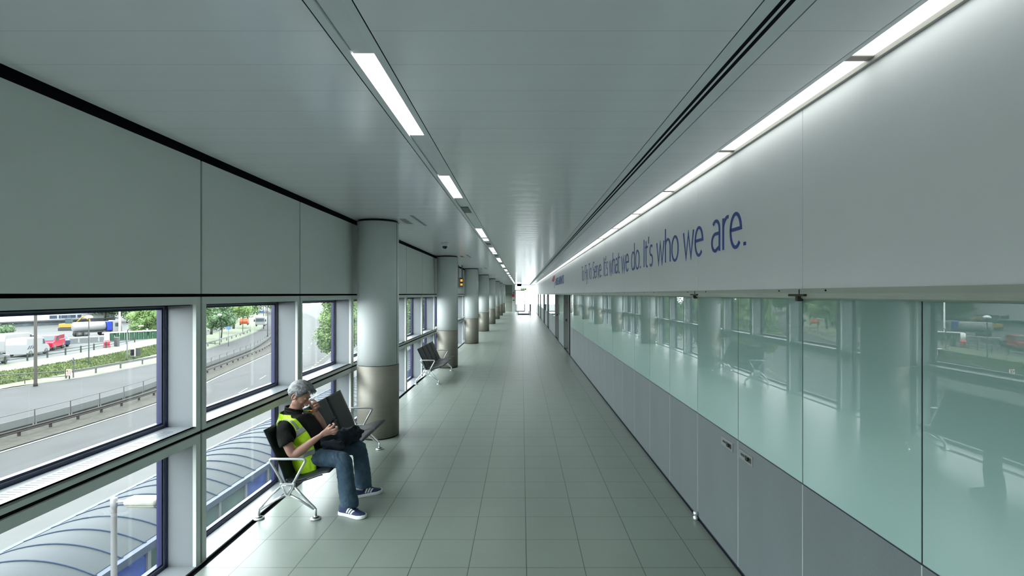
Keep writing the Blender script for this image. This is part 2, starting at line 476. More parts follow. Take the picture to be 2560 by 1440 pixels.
# right partition panels
PW = L / 2
ZG = 1.135
DOORWAYS = [(20.3, 22.3), (26.0, 28.0), (34.6, 36.6), (40.8, 42.8), (48.9, 50.9), (55.2, 57.2)]
glass_me = MB().box(0, .012, .005, PW - .005, ZG + .006, 2.368).mesh('glass_panel', [BGLASS])
edge_me = MB().box(.003, .02, -.004, PW + .004, .03, 2.37).mesh('dark_joint', [mat('joint_navy', (0.012, 0.022, 0.040), 0.4)])
base_me = MB().box(0, .012, .004, PW - .004, .045, ZG - .003).mesh('base_panel', [METALP])
bead_me = MB().box(-.0015, .006, -.0035, .0035, .045, ZG - .003).mesh('joint_strip', [mat('light_strip', (0.42, 0.45, 0.43), 0.4)])
y = 3.38 - 6 * PW
idx = 0; fwd = 0
doorlabels = {}
while y < YE - .1:
    blocked = any(y + PW > a + .15 and y < b - .15 for a, b in DOORWAYS)
    if not blocked:
        i_ = round((y - 3.38) / PW)
        if i_ in (0, 1):
            nm = 'door_%d' % (i_ + 1)
            lab = 'glass-topped metal door leaf with lock plate, %s' % ('nearer the camera' if i_ == 0 else 'the farther of the pair')
            cat = 'door'
        else:
            nm = 'partition_panel'
            if y < 1.2: lab = 'aqua glass partition panel outside the right edge, beside the camera'
            elif y < 3.3: lab = 'aqua glass over grey metal panel, %s before the doors on the right' % ('next' if i_ == -1 else 'second')
            else:
                fwd += 1
                lab = 'reflective glass over metal partition panel, %s past the doors' % (ORD[fwd - 1] if fwd <= 42 else 'far down the corridor')
            cat = 'glass partition'
        r = empty(nm, (XR, y, 0), lab, cat, group=None if i_ in (0, 1) else 'partition panels along the right side', kind='structure')
        for nme, me in (('glass_panel', glass_me), ('dark_joint', edge_me), ('base_panel', base_me), ('joint_strip', bead_me)):
            o = bpy.data.objects.new(nme, me); C.objects.link(o); o.parent = r
        if i_ in (0, 1):
            # recessed lock plate near the meeting edge
            lp = MB(); ya = .725 if i_ == 0 else .105; yb = ya + .255
            lp.box(-.004, .001, ya, yb, 1.0, 1.078)
            q = lp.build('lock_plate', mat('plate_grey', (0.25, 0.27, 0.27), 0.35, metal=0.6), r)
            lq = MB(); yc = ya + .03
            lq.box(-.0055, -.004, yc, yc + .11, 1.015, 1.055); lq.box(-.0055, -.004, yc + .12, yc + .19, 1.03, 1.05)
            lq.tube([(-.005, yc + .055, 1.036), (-.018, yc + .055, 1.036)], .014, 12)
            lq.build('lock_cylinder', mat('lock_dark', (0.03, 0.035, 0.03), 0.35, metal=0.6), q)
    y += PW
# shadow gap
m = MB(); m.box(XR + .004, XR + .03, JY, YE, -.01, .05)
tag(m.build('baseboard_right', BLACK), 'dark shadow gap under the right metal panels', 'baseboard', kind='structure')
m = MB(); m.box(XR + .022, XR + .05, Y0, 20.2, 0, 2.42)
prev = 22.4
for a, b in DOORWAYS[1:]: m.box(XR + .022, XR + .05, prev, a - .02, 0, 2.42); prev = b + .1
m.box(XR + .022, XR + .05, prev, YE, 0, 2.42)
tag(m.build('wall_partition_backing', BLACK), 'dark backing behind the right glass panels', 'wall', kind='structure')
# door pivots
HINGE = mat('hinge_dark', (0.05, 0.05, 0.035), 0.4, metal=0.5)
for i, yy in enumerate((3.38, 5.40)):
    m = MB(); m.box(XR - .05, XR - .028, yy - .10, yy + .09, 2.385, 2.40); m.box(XR - .05, XR - .012, yy - .03, yy + .0, 2.352, 2.392); m.tube([(XR - .04, yy - .03, 2.39), (XR - .04, yy - .03, 2.43)], .004, 8)
    tag(m.build('door_pivot', HINGE, bevel=.003), 'dark metal pivot bracket on the beige rail, %s' % ('nearer one, above the door edge' if i == 0 else 'farther one'), 'hinge')
m = MB(); m.lathe((XR - .022, 5.395), [(.02, 0), (.026, .01), (.026, .035), (.018, .04), (.018, .05), (.024, .055), (.024, .085), (.016, .092)], 24)
tag(m.build('floor_pivot', ALU), 'small silver floor pivot at the foot of the right metal panels', 'hinge')

# doorways far down the right side
PORT = mat('portal_steel', (0.20, 0.215, 0.20), 0.35, metal=0.5)
for i, (a, b) in enumerate(DOORWAYS):
    r = empty('door_%d' % (i + 3), (XR, a, 0), 'open doorway with steel jamb on the right side, %s nearest' % ORD[i], 'doorway', kind='structure')
    m = MB(); m.box(-.03, .50, b - a, b - a + .10, 0, 2.366); m.build('door_jamb', PORT, r, bevel=.004)
    m = MB(); m.box(.0, .5, -.08, -.0, 0, 2.366); m.build('near_jamb', PORT, r)
    m = MB(); m.box(.50, .52, -.08, b - a + .1, 0, 2.4); m.build('recess_wall', PANEL, r)
    m = MB(); m.box(.06, .13, b - a - .006, b - a, 1.20, 1.31); m.build('card_reader', mat('reader_black', (0.02, 0.02, 0.02), 0.3), r)
    m = MB()
    for s_ in range(2): m.box(.10 + s_ * .035, .122 + s_ * .035, b - a - .003, b - a, 1.98, 2.04)
    m.build('door_number', RED, r)

# end wall
DG = mat('end_panel_dark', (0.15, 0.175, 0.145), 0.45)
LG = mat('end_panel_light', (0.36, 0.41, 0.38), 0.45)
m = MB()
m.box(-2.87, -2.34, YE, YE + .1, 0, ZC, 2)
for z0, z1 in ((0, 1.30), (1.32, 2.42), (2.44, ZC)):
    m.box(-2.34, -2.27, YE, YE + .1, z0, z1, 1); m.box(-2.25, -1.30, YE, YE + .1, z0, z1, 0); m.box(-1.29, -0.86, YE, YE + .1, z0, z1, 1)
m.box(-2.87, -.86, YE + .05, YE + .12, 0, ZC, 3)
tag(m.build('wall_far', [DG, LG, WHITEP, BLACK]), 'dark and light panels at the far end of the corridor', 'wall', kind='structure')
FRM = mat('door_frame_grey', (0.13, 0.145, 0.15), 0.4, metal=0.4)
r = empty('door_9', (0, YE, 0), 'glass door in a grey frame at the far end of the corridor', 'door', kind='structure')
m = MB(); m.box(-.86, -.78, 0, .08, 0, 2.92); m.box(.36, .44, 0, .08, 0, 2.92); m.box(-.78, .36, 0, .08, 2.84, 2.92); m.box(-.78, .36, 0, .08, 0, .12)
m.build('door_frame', FRM, r)
MB().box(-.78, .36, .03, .04, .12, 2.84).build('glass_pane', GLASS, r)
MB().box(.30, .36, -.06, 0, 1.28, 1.38).build('door_handle', BLACK, r)
r = empty('window_%d' % (NB + 2), (0, YE, 0), 'bright glass wall around the door at the far end', 'window', kind='structure')
m = MB(); m.box(-.86, .44, 0.02, .06, 2.92, 2.96); m.box(.44, XR + .9, .02, .06, ZC - .05, ZC + .1); m.box(-.86, .44, .02, .06, ZC - .05, ZC + .1); m.box(XR, XR + .9, .0, .08, 0, ZC)
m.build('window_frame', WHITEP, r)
m = MB(); m.box(.44, XR, .03, .04, 0, ZC - .05); m.box(-.86, .44, .03, .04, 2.96, ZC - .05)
m.build('pane', GLASS, r)

# ceiling strip lights over right wall
y = 2.69 - 1.75
i = 0
seg_me = MB().box(1.722, 1.846, .03, 1.72, ZC + .012, ZC + .024).mesh('lamp_diffuser', [DIFF])
seg_div = MB().box(1.722, 1.846, 1.72, 1.78, ZC + .006, ZC + .03).mesh('lamp_divider', [mat('divider_brown', (0.42, 0.36, 0.33), 0.5)])
seg_tr = MB().box(1.718, 1.86, .0, 1.75, ZC + .05, ZC + .09).mesh('lamp_housing', [PLASTW])
while y < YE - 1.8:
    r = empty('strip_light', (0, y, 0), 'glowing strip light over the white right wall, %s along from the camera' % ORD[min(i, 41)], 'ceiling light', 'strip lights along the right wall')
    for nme, me in (('lamp_diffuser', seg_me), ('lamp_divider', seg_div), ('lamp_housing', seg_tr)):
        o = bpy.data.objects.new(nme, me); C.objects.link(o); o.parent = r
    y += 1.75; i += 1

# left light track
TB = mat('track_blank', (0.78, 0.79, 0.80), 0.3)
lights = [(2.65, 4.0), (5.39, 6.62), (9.76, 11.25), (11.5, 11.95)]
vents = [(7.3, 7.8), (12.5, 12.9)]
yy = 13.75
while yy < 62:
    lights += [(yy, yy + 1.35), (yy + 1.6, yy + 2.1)]; vents += [(yy + 2.75, yy + 3.1)]; yy += 4.03
occ = sorted(lights + vents); cur = Y0; gaps = []
for a, b in occ:
    if a > cur: gaps.append((cur, a))
    cur = b
gaps.append((cur, YE))
m = MB()
for a, b in gaps: m.box(-.875, -.766, a + .006, b - .006, ZC + .012, ZC + .02)
tag(m.build('trim_7', TB), 'blank cover plates between lamps of the left ceiling track', 'trim', kind='structure')
for i, (a, b) in enumerate(sorted(lights)):
    r = empty('recessed_light', (0, a, 0), 'recessed rectangular light in the left ceiling track, %s nearest the camera' % ORD[i], 'ceiling light', 'lights in the left ceiling track')
    MB().box(-.873, -.768, .01, b - a - .01, ZC + .012, ZC + .02).build('lamp_diffuser', DIFF2, r)
    MB().box(-.878, -.763, 0, b - a, ZC + .03, ZC + .07).build('lamp_housing', PLASTW, r)
for i, (a, b) in enumerate(sorted(vents)):
    tag(MB().box(-.873, -.768, a, b, ZC + .004, ZC + .012).build('ceiling_grille', mat('grille_grey', (0.12, 0.14, 0.14), 0.5)),
        'small dark grille in the left ceiling track, %s nearest' % ORD[i], 'vent', 'grilles in the left ceiling track')

# round columns
COLY = [8.66 + 8.07 * k for k in range(8)]
cx, cr_ = -2.445, .343
col_proto = None
def column(y, lab):
    r = empty('round_column', (cx, y, 0), lab, 'column', 'white round columns by the windows')
    m = MB(); m.lathe((0, 0), [(cr_, 1.215), (cr_, 3.612)], 72); m.build('column_shaft', COLW, r)
    m = MB(); m.lathe((0, 0), [(cr_ + .004, .02), (cr_ + .004, 1.205)], 72)
    m.build('steel_cladding', STEEL, r)
    m = MB(); m.lathe((0, 0), [(cr_ - .012, 1.2), (cr_ - .012, 1.22)], 48); m.lathe((0, 0), [(cr_ - .02, 3.56), (cr_ - .02, ZC)], 48)
    m.lathe((0, 0), [(cr_ - .012, 0), (cr_ - .012, .025)], 48)
    m.build('shadow_gap', BLACK, r)
    m = MB(); m.tube([(cr_ * math.cos(2 * PI * q / 72) * 1.001, cr_ * math.sin(2 * PI * q / 72) * 1.001, 3.609) for q in range(72)], .006, 8, closed=True)
    m.box(cr_ - .003, cr_ + .003, -.004, .004, 1.215, 3.60, 0, Matrix.Rotation(math.radians(-12), 4, 'Z'))
    m.build('joint_line', mat('joint_dark', (0.05, 0.06, 0.08), 0.5), r)
    return r
clabs = ['white round column with steel base behind the benches, nearest the camera', 'white round column just past the second bench',
         'third white column, behind the hanging amber display', 'fourth round white column along the windows', 'fifth round white column along the windows',
         'sixth round white column along the windows', 'seventh round white column, small in the distance', 'farthest round white column beside the end wall']
col_proto = column(COLY[0], clabs[0])
for k in range(1, 8):
    c = copy_tree(col_proto); c.location = (cx, COLY[k], 0); c['label'] = clabs[k]

# ceiling air grilles near columns, CCTV dome, display, signs
for k, y in enumerate(COLY[:5]):
    m = MB()
    m.box(-2.03, -1.90, y - .34, y + .34, ZC - .006, ZC, 0)
    for s_ in range(8): m.box(-2.02, -1.91, y - .31 + s_ * .08, y - .27 + s_ * .08, ZC - .009, ZC - .005, 1)
    tag(m.build('air_grille', [TRACKP, mat('slot_grey', (0.2, 0.22, 0.22), 0.6)]), 'small slotted ceiling grille beside the %s round column' % ORD[k], 'vent', 'slotted ceiling grilles by the columns')
    m = MB(); m.box(-1.76, -1.745, y - .65, y + .55, ZC - .004, ZC); m.box(-1.73, -1.715, y - .65, y + .55, ZC - .004, ZC)
    tag(m.build('ceiling_slot', MATS['slot_grey']), 'thin double ceiling slot beside the %s round column' % ORD[k], 'vent', 'thin double ceiling slots')
r = empty('security_camera', (-1.86, 12.3, ZC), 'white and black dome security camera hanging from the ceiling', 'security camera')
m = MB(); m.box(-.085, .085, -.085, .085, -.085, 0); m.build('camera_housing', PLASTW, r, bevel=.012)
m = MB(); m.lathe((0, 0), [(.06, -.085), (.062, -.10), (.05, -.125), (.025, -.145), (.001, -.15)], 24); m.build('camera_dome', mat('dome_black', (0.01, 0.01, 0.012), 0.1), r)
r = empty('hanging_display', (-2.66, 21.9, 2.9), 'grey box display with amber digits hung on two rods by the third column', 'display')
m = MB(); m.box(-.14, .16, -.12, .12, -.21, .21); m.build('display_box', mat('display_grey', (0.30, 0.33, 0.31), 0.4), r, bevel=.01)
m = MB(); m.box(.02, .145, -.124, -.12, -.18, .18); m.build('display_face', mat('display_brown', (0.10, 0.08, 0.04), 0.4), r)
m = MB(); m.box(.035, .13, -.127, -.124, .03, .13); m.box(.035, .13, -.127, -.124, -.14, -.05)
m.build('amber_digits', mat('amber', (0.6, 0.3, 0.05), 0.4, emit=(1.0, 0.42, 0.06), estr=.18), r)
for xx in (-.06, .09):
    MB().tube([(xx, 0, .21), (xx, 0, ZC - 2.9)], .018, 10).build('hanging_rod', FRM, r)
MB().box(-.1, .1, -.05, .05, -.27, -.21).build('bracket', PLASTW, r)

r = empty('exit_sign', (.1, 60.0, 2.98), 'green emergency exit sign hanging near the far glass wall', 'sign')
m = MB(); m.box(-.20, .45, -.03, .03, -.12, .12); m.build('sign_body', mat('exit_green', (0.01, 0.10, 0.03), 0.4), r)
m = MB(); m.box(-.12, .10, -.036, -.03, -.05, .05); m.box(.17, .26, -.036, -.03, -.09, .09); m.ell((.33, -.033, .05), (.03, .004, .03))
m.build('running_figure', mat('exit_light', (0.5, 0.8, 0.4), 0.4, emit=(0.45, 1.0, 0.35), estr=.2), r)
for xx in (-.1, .35): MB().tube([(xx, 0, .12), (xx, 0, ZC - 2.98)], .006, 6).build('sign_wire', FRM, r)
r = empty('hanging_monitor', (-.25, 57.0, 3.4), 'dark flat monitor hung from the ceiling near the far end', 'monitor')
MB().box(-.26, .24, -.05, .05, -.14, .14).build('monitor_body', BLACK, r, bevel=.01)
MB().tube([(.12, 0, .14), (.12, 0, ZC - 3.4)], .01, 6).build('hanging_rod', FRM, r)
m = MB(); m.box(-1.28, -1.0, YE - .02, YE, 2.0, 2.38)
tag(m.build('fire_sign', mat('fire_red', (0.45, 0.03, 0.06), 0.4)), 'red fire sign on the pale panel beside the far door', 'sign')
m = MB(); m.box(-1.22, -.95, YE - .03, YE, 1.48, 1.62)
tag(m.build('wall_notice', mat('notice_black', (0.02, 0.04, 0.03), 0.4)), 'small dark notice below the red sign by the far door', 'sign')
m = MB(); m.box(-1.13, -1.02, YE - .04, YE, 2.52, 2.66)
tag(m.build('alarm_sounder', BLACK, bevel=.01), 'tiny dark alarm unit above the red sign by the far door', 'alarm')
# floor barrier near the end
r = empty('floor_barrier', (0.2, 58.6, 0), 'dark low barrier with two upright posts standing before the far door', 'barrier')
DK = mat('barrier_dark', (0.035, 0.035, 0.05), 0.4)
MB().box(-.82, -.76, -.08, .08, 0, 1.24).build('barrier_post', DK, r, bevel=.008)
MB().box(.74, .87, -.08, .08, 0, 1.24).build('barrier_post', DK, r, bevel=.008)
MB().box(-.66, .72, -.06, .06, .03, .15).build('barrier_bar', DK, r, bevel=.01)
for xx in (-.62, .66): MB().box(xx - .05, xx + .05, -.05, .05, .15, .42).build('barrier_bracket', DK, r)
m = MB(); m.box(-.76, .74, -.10, .10, 0, .03); m.build('barrier_base', DK, r)

# ================================================================ LETTERING
def arc(cx, cy, rx, ry, a0, a1, n=18):
    return [(cx + rx * math.cos(math.radians(a0 + (a1 - a0) * i / n)), cy + ry * math.sin(math.radians(a0 + (a1 - a0) * i / n))) for i in range(n + 1)]
XH, CH = .70, 1.0
G = {
 'T': (.62, [[(.0, CH), (.58, CH)], [(.29, CH), (.29, 0)]]),
 'o': (.62, [arc(.30, XH / 2, .25, XH / 2, 90, 450, 30)]),
 'F': (.54, [[(.08, 0), (.08, CH), (.50, CH)], [(.08, .52), (.44, .52)]]),
 'l': (.22, [[(.10, CH + .04), (.10, 0)]]),
 'y': (.50, [[(.0, XH), (.24, 0)], [(.48, XH), (.20, -.16), (.14, -.25), (.02, -.27)]]),
 '.': (.24, [[(.08, .0), (.08, .07)]]),
 'S': (.56, [arc(.30, CH * .76, .22, CH * .24, 40, 270, 16) + arc(.27, CH * .27, .22, CH * .27, 90, -140, 18)]),
 'e': (.58, [[(.05, XH * .54), (.51, XH * .54)] + arc(.28, XH / 2, .23, XH / 2, 10, 315, 26)]),
 'r': (.38, [[(.08, XH), (.08, 0)], arc(.30, XH - .26, .22, .26, 180, 80, 10)]),
 'v': (.50, [[(.0, XH), (.23, 0), (.46, XH)]]),
 'I': (.26, [[(.10, CH), (.10, 0)]]),
 't': (.36, [[(.10, CH * .92), (.10, .16)] + arc(.24, .15, .14, .15, 180, 290, 8), [(.0, XH), (.32, XH)]]),
 "'": (.16, [[(.08, CH + .04), (.04, CH * .80)]]),
 's': (.44, [arc(.22, XH * .76, .16, XH * .24, 45, 270, 14) + arc(.20, XH * .27, .17, XH * .27, 90, -140, 16)]),
 'w': (.76, [[(.0, XH), (.18, 0), (.35, XH * .95), (.52, 0), (.70, XH)]]),
 'h': (.60, [[(.08, CH + .04), (.08, 0)], arc(.29, XH - .24, .21, .24, 180, 0, 14) + [(.50, 0)]]),
 'a': (.54, [arc(.24, XH - .20, .19, .20, 140, 0, 12) + [(.43, 0)], [(.43, XH * .58)] + arc(.22, XH * .30, .19, XH * .28, 90, 270, 14) + [(.43, XH * .14)]]),
 'd': (.62, [[(.50, CH + .04), (.50, 0)], [(.50, XH * .80)] + arc(.28, XH / 2, .23, XH / 2, 60, 300, 22) + [(.50, XH * .2)]]),
}
def word_mb(mb, word, ya, yb, z0, H, X, sw=.074):
    """a word reads away-to-near: starts at larger y (ya) and ends at smaller y (yb)"""
    tot = sum(G[c][0] for c in word) + .04
    k = (ya - yb) / (tot * 1.0)
    x = 0
    for c in word:
        adv, strokes = G[c]
        for si, st in enumerate(strokes):
            P = [Vector((x + px, pz)) for px, pz in st]
            Lp = []; Rp = []
            for i, p in enumerate(P):
                if i == 0: t = P[1] - P[0]
                elif i == len(P) - 1: t = P[-1] - P[-2]
                else: t = (P[i + 1] - p).normalized() + (p - P[i - 1]).normalized()
                if t.length < 1e-6: t = P[i] - P[i - 1]
                t.normalize()
                nn = Vector((-t.y, t.x))
                mit = 1.0
                if 0 < i < len(P) - 1:
                    cc = abs(nn.dot(Vector((-(P[i] - P[i - 1]).normalized().y, (P[i] - P[i - 1]).normalized().x))))
                    mit = min(1 / max(cc, .4), 2.2)
                hw = sw / 2 * (1.3 if c == '.' else 1)
                Lp.append(p + nn * hw * mit); Rp.append(p - nn * hw * mit)
            def W(q, off, si=si): return (X + off - .0004 * si, ya - q.x * k, z0 + q.y * H)
            n = len(P); vs = [W(q, -.004) for q in Lp] + [W(q, -.004) for q in Rp] + [W(q, 0) for q in Lp] + [W(q, 0) for q in Rp]
            fs = []
            for i in range(n - 1):
                fs.append((i, i + 1, n + i + 1, n + i)); fs.append((2 * n + i, 2 * n + i + 1, i + 1, i)); fs.append((n + i, n + i + 1, 3 * n + i + 1, 3 * n + i))
            fs.append((0, n, 3 * n, 2 * n)); fs.append((n - 1, 3 * n - 1, 4 * n - 1, 2 * n - 1))
            mb.add(vs, fs)
        x += adv
words = [('To', 15.8, 15.2), ('Fly.', 15.0, 14.2), ('To', 14.16, 13.55), ('Serve.', 13.35, 11.75), ("It's", 11.58, 10.98), ('what', 10.82, 9.64),
         ('we', 9.5, 8.82), ('do.', 8.66, 7.90), ("It's", 7.80, 7.20), ('who', 7.02, 6.01), ('we', 5.86, 5.19), ('are.', 5.0, 4.16)]
r = empty('wall_slogan', (0, 0, 0), 'blue slogan reading To Fly. To Serve. on the white right wall', 'lettering')
for wd, ya, yb in words:
    m = MB(); word_mb(m, wd, ya, yb, 2.808, .418, XR)
    o = m.build('word', BLUE, r)
# airline mark
r = empty('airline_logo', (0, 0, 0), 'airline name with red ribbon mark, far along the white right wall', 'logo')
def txt(name, s, size, mt, parent, x, ya, yb, z, extr=.003):
    cu = bpy.data.curves.new(name, 'FONT'); cu.body = s; cu.size = size; cu.extrude = extr
    o = bpy.data.objects.new(name, cu); C.objects.link(o)
    dg = bpy.context.evaluated_depsgraph_get(); dg.update()
    me = bpy.data.meshes.new_from_object(o.evaluated_get(dg)); C.objects.unlink(o); bpy.data.objects.remove(o)
    xs = [v.co.x for v in me.vertices]; a, b = min(xs), max(xs)
    for v in me.vertices:
        q = v.co.copy(); v.co = Vector((x - .004 + q.z, ya - (q.x - a) / (b - a) * (ya - yb), z + q.y))
    me.materials.clear(); me.materials.append(mt)
    q = bpy.data.objects.new(name, me); C.objects.link(q); q.parent = parent
    return q
txt('airline_name', 'BRITISH AIRWAYS', .56, BLUE, r, XR, 27.8, 22.5, 2.87)
m = MB()
top = [(31.2, 3.24), (30.6, 3.34), (29.8, 3.43), (29.0, 3.46), (28.5, 3.44)]; bot = [(31.2, 3.20), (30.6, 3.14), (29.8, 3.12), (29.0, 3.14), (28.5, 3.24)]
for i in range(4):
    m.add([(XR - .004, *top[i]), (XR - .004, *top[i + 1]), (XR - .004, *bot[i + 1]), (XR - .004, *bot[i])], [(0, 1, 2, 3)])
m.build('red_ribbon', RED, r, fix=False)
m = MB(); m.add([(XR - .004, 28.4, 3.12), (XR - .004, 28.1, 3.08), (XR - .004, 28.9, 2.74), (XR - .004, 29.1, 2.76)], [(0, 1, 2, 3)])
m.build('blue_tail', BLUE, r, fix=False)

# ================================================================ BENCHES
def cat(pts, sub=6):
    """Catmull-Rom through tuples"""
    out = []
    P = [pts[0]] + list(pts) + [pts[-1]]
    for i in range(1, len(P) - 2):
        for k in range(sub):
            t = k / sub
            out.append(tuple(0.5 * ((2 * b) + (-a + c) * t + (2 * a - 5 * b + 4 * c - d) * t * t + (-a + 3 * b - 3 * c + d) * t ** 3)
                             for a, b, c, d in zip(P[i - 1], P[i], P[i + 1], P[i + 2])))
    out.append(tuple(pts[-1])); return out

def sheet(mb, prof, y0, y1, th, ny=10, puff=.0):
    """pad following an (x,z) profile with thickness, slightly puffed"""
    n = len(prof)
    nrm = []
    for i in range(n):
        a = prof[max(i - 1, 0)]; b = prof[min(i + 1, n - 1)]
        t = Vector((b[0] - a[0], b[1] - a[1])).normalized(); nrm.append(Vector((t.y, -t.x)))
    def F(sgn):
        vs = []
        for j in range(ny + 1):
            v = j / ny; e = min(v, 1 - v) * (y1 - y0)
            for i in range(n):
                u = i / (n - 1); eu = min(u, 1 - u)
                rnd = (1 - max(0, 1 - e / .018) ** 2) * (1 - max(0, 1 - eu / .04) ** 2)
                h = th / 2 * (.35 + .65 * rnd) + puff * math.sin(PI * v) * (1 if sgn < 0 else 0)
                q = Vector(prof[i]) + nrm[i] * h * sgn
                vs.append((q.x, y0 + (y1 - y0) * v, q.y))
        return vs
    A = F(1); B = F(-1); N = len(A)
    fs = [(j * n + i, j * n + i + 1, (j + 1) * n + i + 1, (j + 1) * n + i) for j in range(ny) for i in range(n - 1)]
    mb.add(A + B, fs + [tuple(N + q for q in reversed(f)) for f in fs] +
           [(j * n, (j + 1) * n, N + (j + 1) * n, N + j * n) for j in range(ny)] + [(j * n + n - 1, N + j * n + n - 1, N + (j + 1) * n + n - 1, (j + 1) * n + n - 1) for j in range(ny)] +
           [(i, N + i, N + i + 1, i + 1) for i in range(n - 1)] + [(ny * n + i, ny * n + i + 1, N + ny * n + i + 1, N + ny * n + i) for i in range(n - 1)], 0, True)

def bench(y0, lab):
    B = empty('airport_bench', (-2.5, y0, 0), lab, 'bench', 'black leather benches by the windows')
    bx = -2.5
    LEN = 2.43
    sp = cat([(-2.545 - bx, .395), (-2.49 - bx, .378), (-2.40 - bx, .388), (-2.28 - bx, .425), (-2.17 - bx, .462), (-2.075 - bx, .478)], 5)
    bp = cat([(-2.545 - bx, .365), (-2.565 - bx, .42), (-2.60 - bx, .52), (-2.66 - bx, .66), (-2.725 - bx, .80), (-2.785 - bx, .93)], 5)
    n = 4; w0 = .06; wl = (LEN - .12) / n
    for k in range(n):
        a = w0 + k * wl
        m = MB(); sheet(m, sp, a + .004, a + wl - .004, .034, puff=.006); s_ = m.build('seat_pad', LEATHER, B)
        m = MB(); sheet(m, bp, a + .004, a + wl - .004, .030, puff=.0); b_ = m.build('backrest', LEATHER, B)
        m = MB()
        for z in (.62, .66):
            xx = -2.66 - bx + (.66 - z) * .47
            m.ell((xx + .022, a + wl - .03, z), (.006, .006, .006), nu=10, nv=6)
        m.build('screw', ALU, b_)
    # beam and ribs
    m = MB(); m.box(-2.53 - bx, -2.45 - bx, .0, LEN, .30, .345); m.build('beam', mat('beam_dark', (0.04, 0.045, 0.05), 0.35, metal=0.8), B, bevel=.008)
    for k in range(n + 1):
        a = w0 + k * wl
        m = MB(); m.tube([(p[0], a, p[1] - .015) for p in sp[:-4]], .008, 8); m.build('seat_rib', MATS['beam_dark'], B)
    # end frames
    for e, ye in enumerate((0.0, LEN)):
        r = .0125
        def T(*pts): return [(p[0] - bx, ye, p[1]) for p in pts]
        fr = MB()
        # left leg pair
        fr.tube(T((-2.565, .345), (-2.66, .265), (-2.785, .125), (-2.80, .10)), r, 10)
        fr.tube(T((-2.52, .255), (-2.62, .205), (-2.785, .105)), r, 10)
        fr.tube(T((-2.80, .112), (-2.803, .085), (-2.803, .03)), r * 1.1, 10)
        # right leg pair
        fr.tube(T((-2.425, .345), (-2.34, .25), (-2.215, .125), (-2.20, .10)), r, 10)
        fr.tube(T((-2.47, .255), (-2.37, .205), (-2.215, .105)), r, 10)
        fr.tube(T((-2.20, .112), (-2.197, .085), (-2.197, .03)), r * 1.1, 10)
        f_ = fr.build('leg_frame', ALU, B)
        for xf in (-2.803, -2.197):
            ft = MB(); ft.lathe((xf - bx, ye), [(.048, 0), (.055, .004), (.055, .012), (.045, .018), (.02, .022), (.018, .034)], 28)
            ft.build('foot', ALU, f_)
            ft = MB(); ft.lathe((xf - bx, ye), [(.036, .017), (.036, .0225), (.02, .026)], 24); ft.build('foot_cap', MATS['beam_dark'], f_)
        hb = MB(); hb.prism([(-2.575 - bx, .385), (-2.415 - bx, .385), (-2.42 - bx, .345), (-2.475 - bx, .245), (-2.515 - bx, .245), (-2.57 - bx, .345)], 'y', ye - .018, ye + .018)
        h_ = hb.build('hub_plate', ALU, f_, bevel=.006)
        tr = MB()
        tri = [(-2.552 - bx, .362), (-2.438 - bx, .362), (-2.495 - bx, .262)]
        for q in range(3): tr.tube([(tri[q][0], ye - .019, tri[q][1]), (tri[(q + 1) % 3][0], ye - .019, tri[(q + 1) % 3][1])], .005, 6)
        tr.build('hub_rib', mat('hub_rib', (0.7, 0.72, 0.73), 0.2, metal=1.0), h_)
        ar = MB()
        P = [(-2.545, .38), (-2.60, .475), (-2.665, .585), (-2.683, .612), (-2.683, .630), (-2.668, .640), (-2.50, .640), (-2.33, .640), (-2.313, .630), (-2.311, .612), (-2.325, .585), (-2.385, .475), (-2.435, .38)]
        ar.tube(T(*P), .0135, 12); ar.build('armrest', ALU, B)
    return B
bench1 = bench(5.42, 'black leather bench with aluminium legs where the man sits')
bench2 = copy_tree(bench1); bench2.location = (-2.5, 13.49, 0); bench2['label'] = 'empty black leather bench farther along, before the second column'

# ================================================================ PERSON
YB = 5.87
SKIN = mat('skin', (0.46, 0.25, 0.19), 0.45, var=0.10, vscale=14, bump=0.05, bscale=120)
SHIRT = mat('black_shirt', (0.009, 0.012, 0.010), 0.8, spec=.2, bump=0.15, bscale=50)
VEST = mat('hivis_yellow', (0.56, 0.92, 0.02), 0.6, bump=0.2, bscale=40)
VEST.node_tree.nodes['Principled BSDF'].inputs['Base Color'].default_value = (0.5, 0.85, 0.02, 1)
BAND = mat('reflective_grey', (0.30, 0.34, 0.32), 0.4)
JEANS = mat('denim', (0.045, 0.080, 0.115), 0.85, spec=.2, var=0.22, vscale=16, bump=0.25, bscale=60)
SHOE = mat('navy_suede', (0.018, 0.030, 0.095), 0.75, bump=0.2, bscale=120)
SOLE = mat('white_rubber', (0.80, 0.83, 0.82), 0.5)
def hairmat():
    m, t, p = _new('grey_hair')
    a = t.nodes.new('ShaderNodeTexCoord'); mp = t.nodes.new('ShaderNodeMapping'); mp.inputs['Scale'].default_value = (16, 120, 38)
    t.links.new(a.outputs['Object'], mp.inputs[0])
    n = t.nodes.new('ShaderNodeTexNoise'); n.inputs['Scale'].default_value = 1; n.inputs['Detail'].default_value = 5; t.links.new(mp.outputs[0], n.inputs['Vector'])
    c = t.nodes.new('ShaderNodeValToRGB'); c.color_ramp.elements[0].position = .35; c.color_ramp.elements[0].color = (.055, .06, .065, 1)
    c.color_ramp.elements[1].position = .58; c.color_ramp.elements[1].color = (.22, .232, .23, 1)
    t.links.new(n.outputs['Fac'], c.inputs[0]); t.links.new(c.outputs[0], p.inputs['Base Color'])
    b = t.nodes.new('ShaderNodeBump'); b.inputs['Strength'].default_value = .7; b.inputs['Distance'].default_value = .006
    t.links.new(n.outputs['Fac'], b.inputs['Height']); t.links.new(b.outputs[0], p.inputs['Normal']); p.inputs['Roughness'].default_value = .6
    return m
HAIR = hairmat()
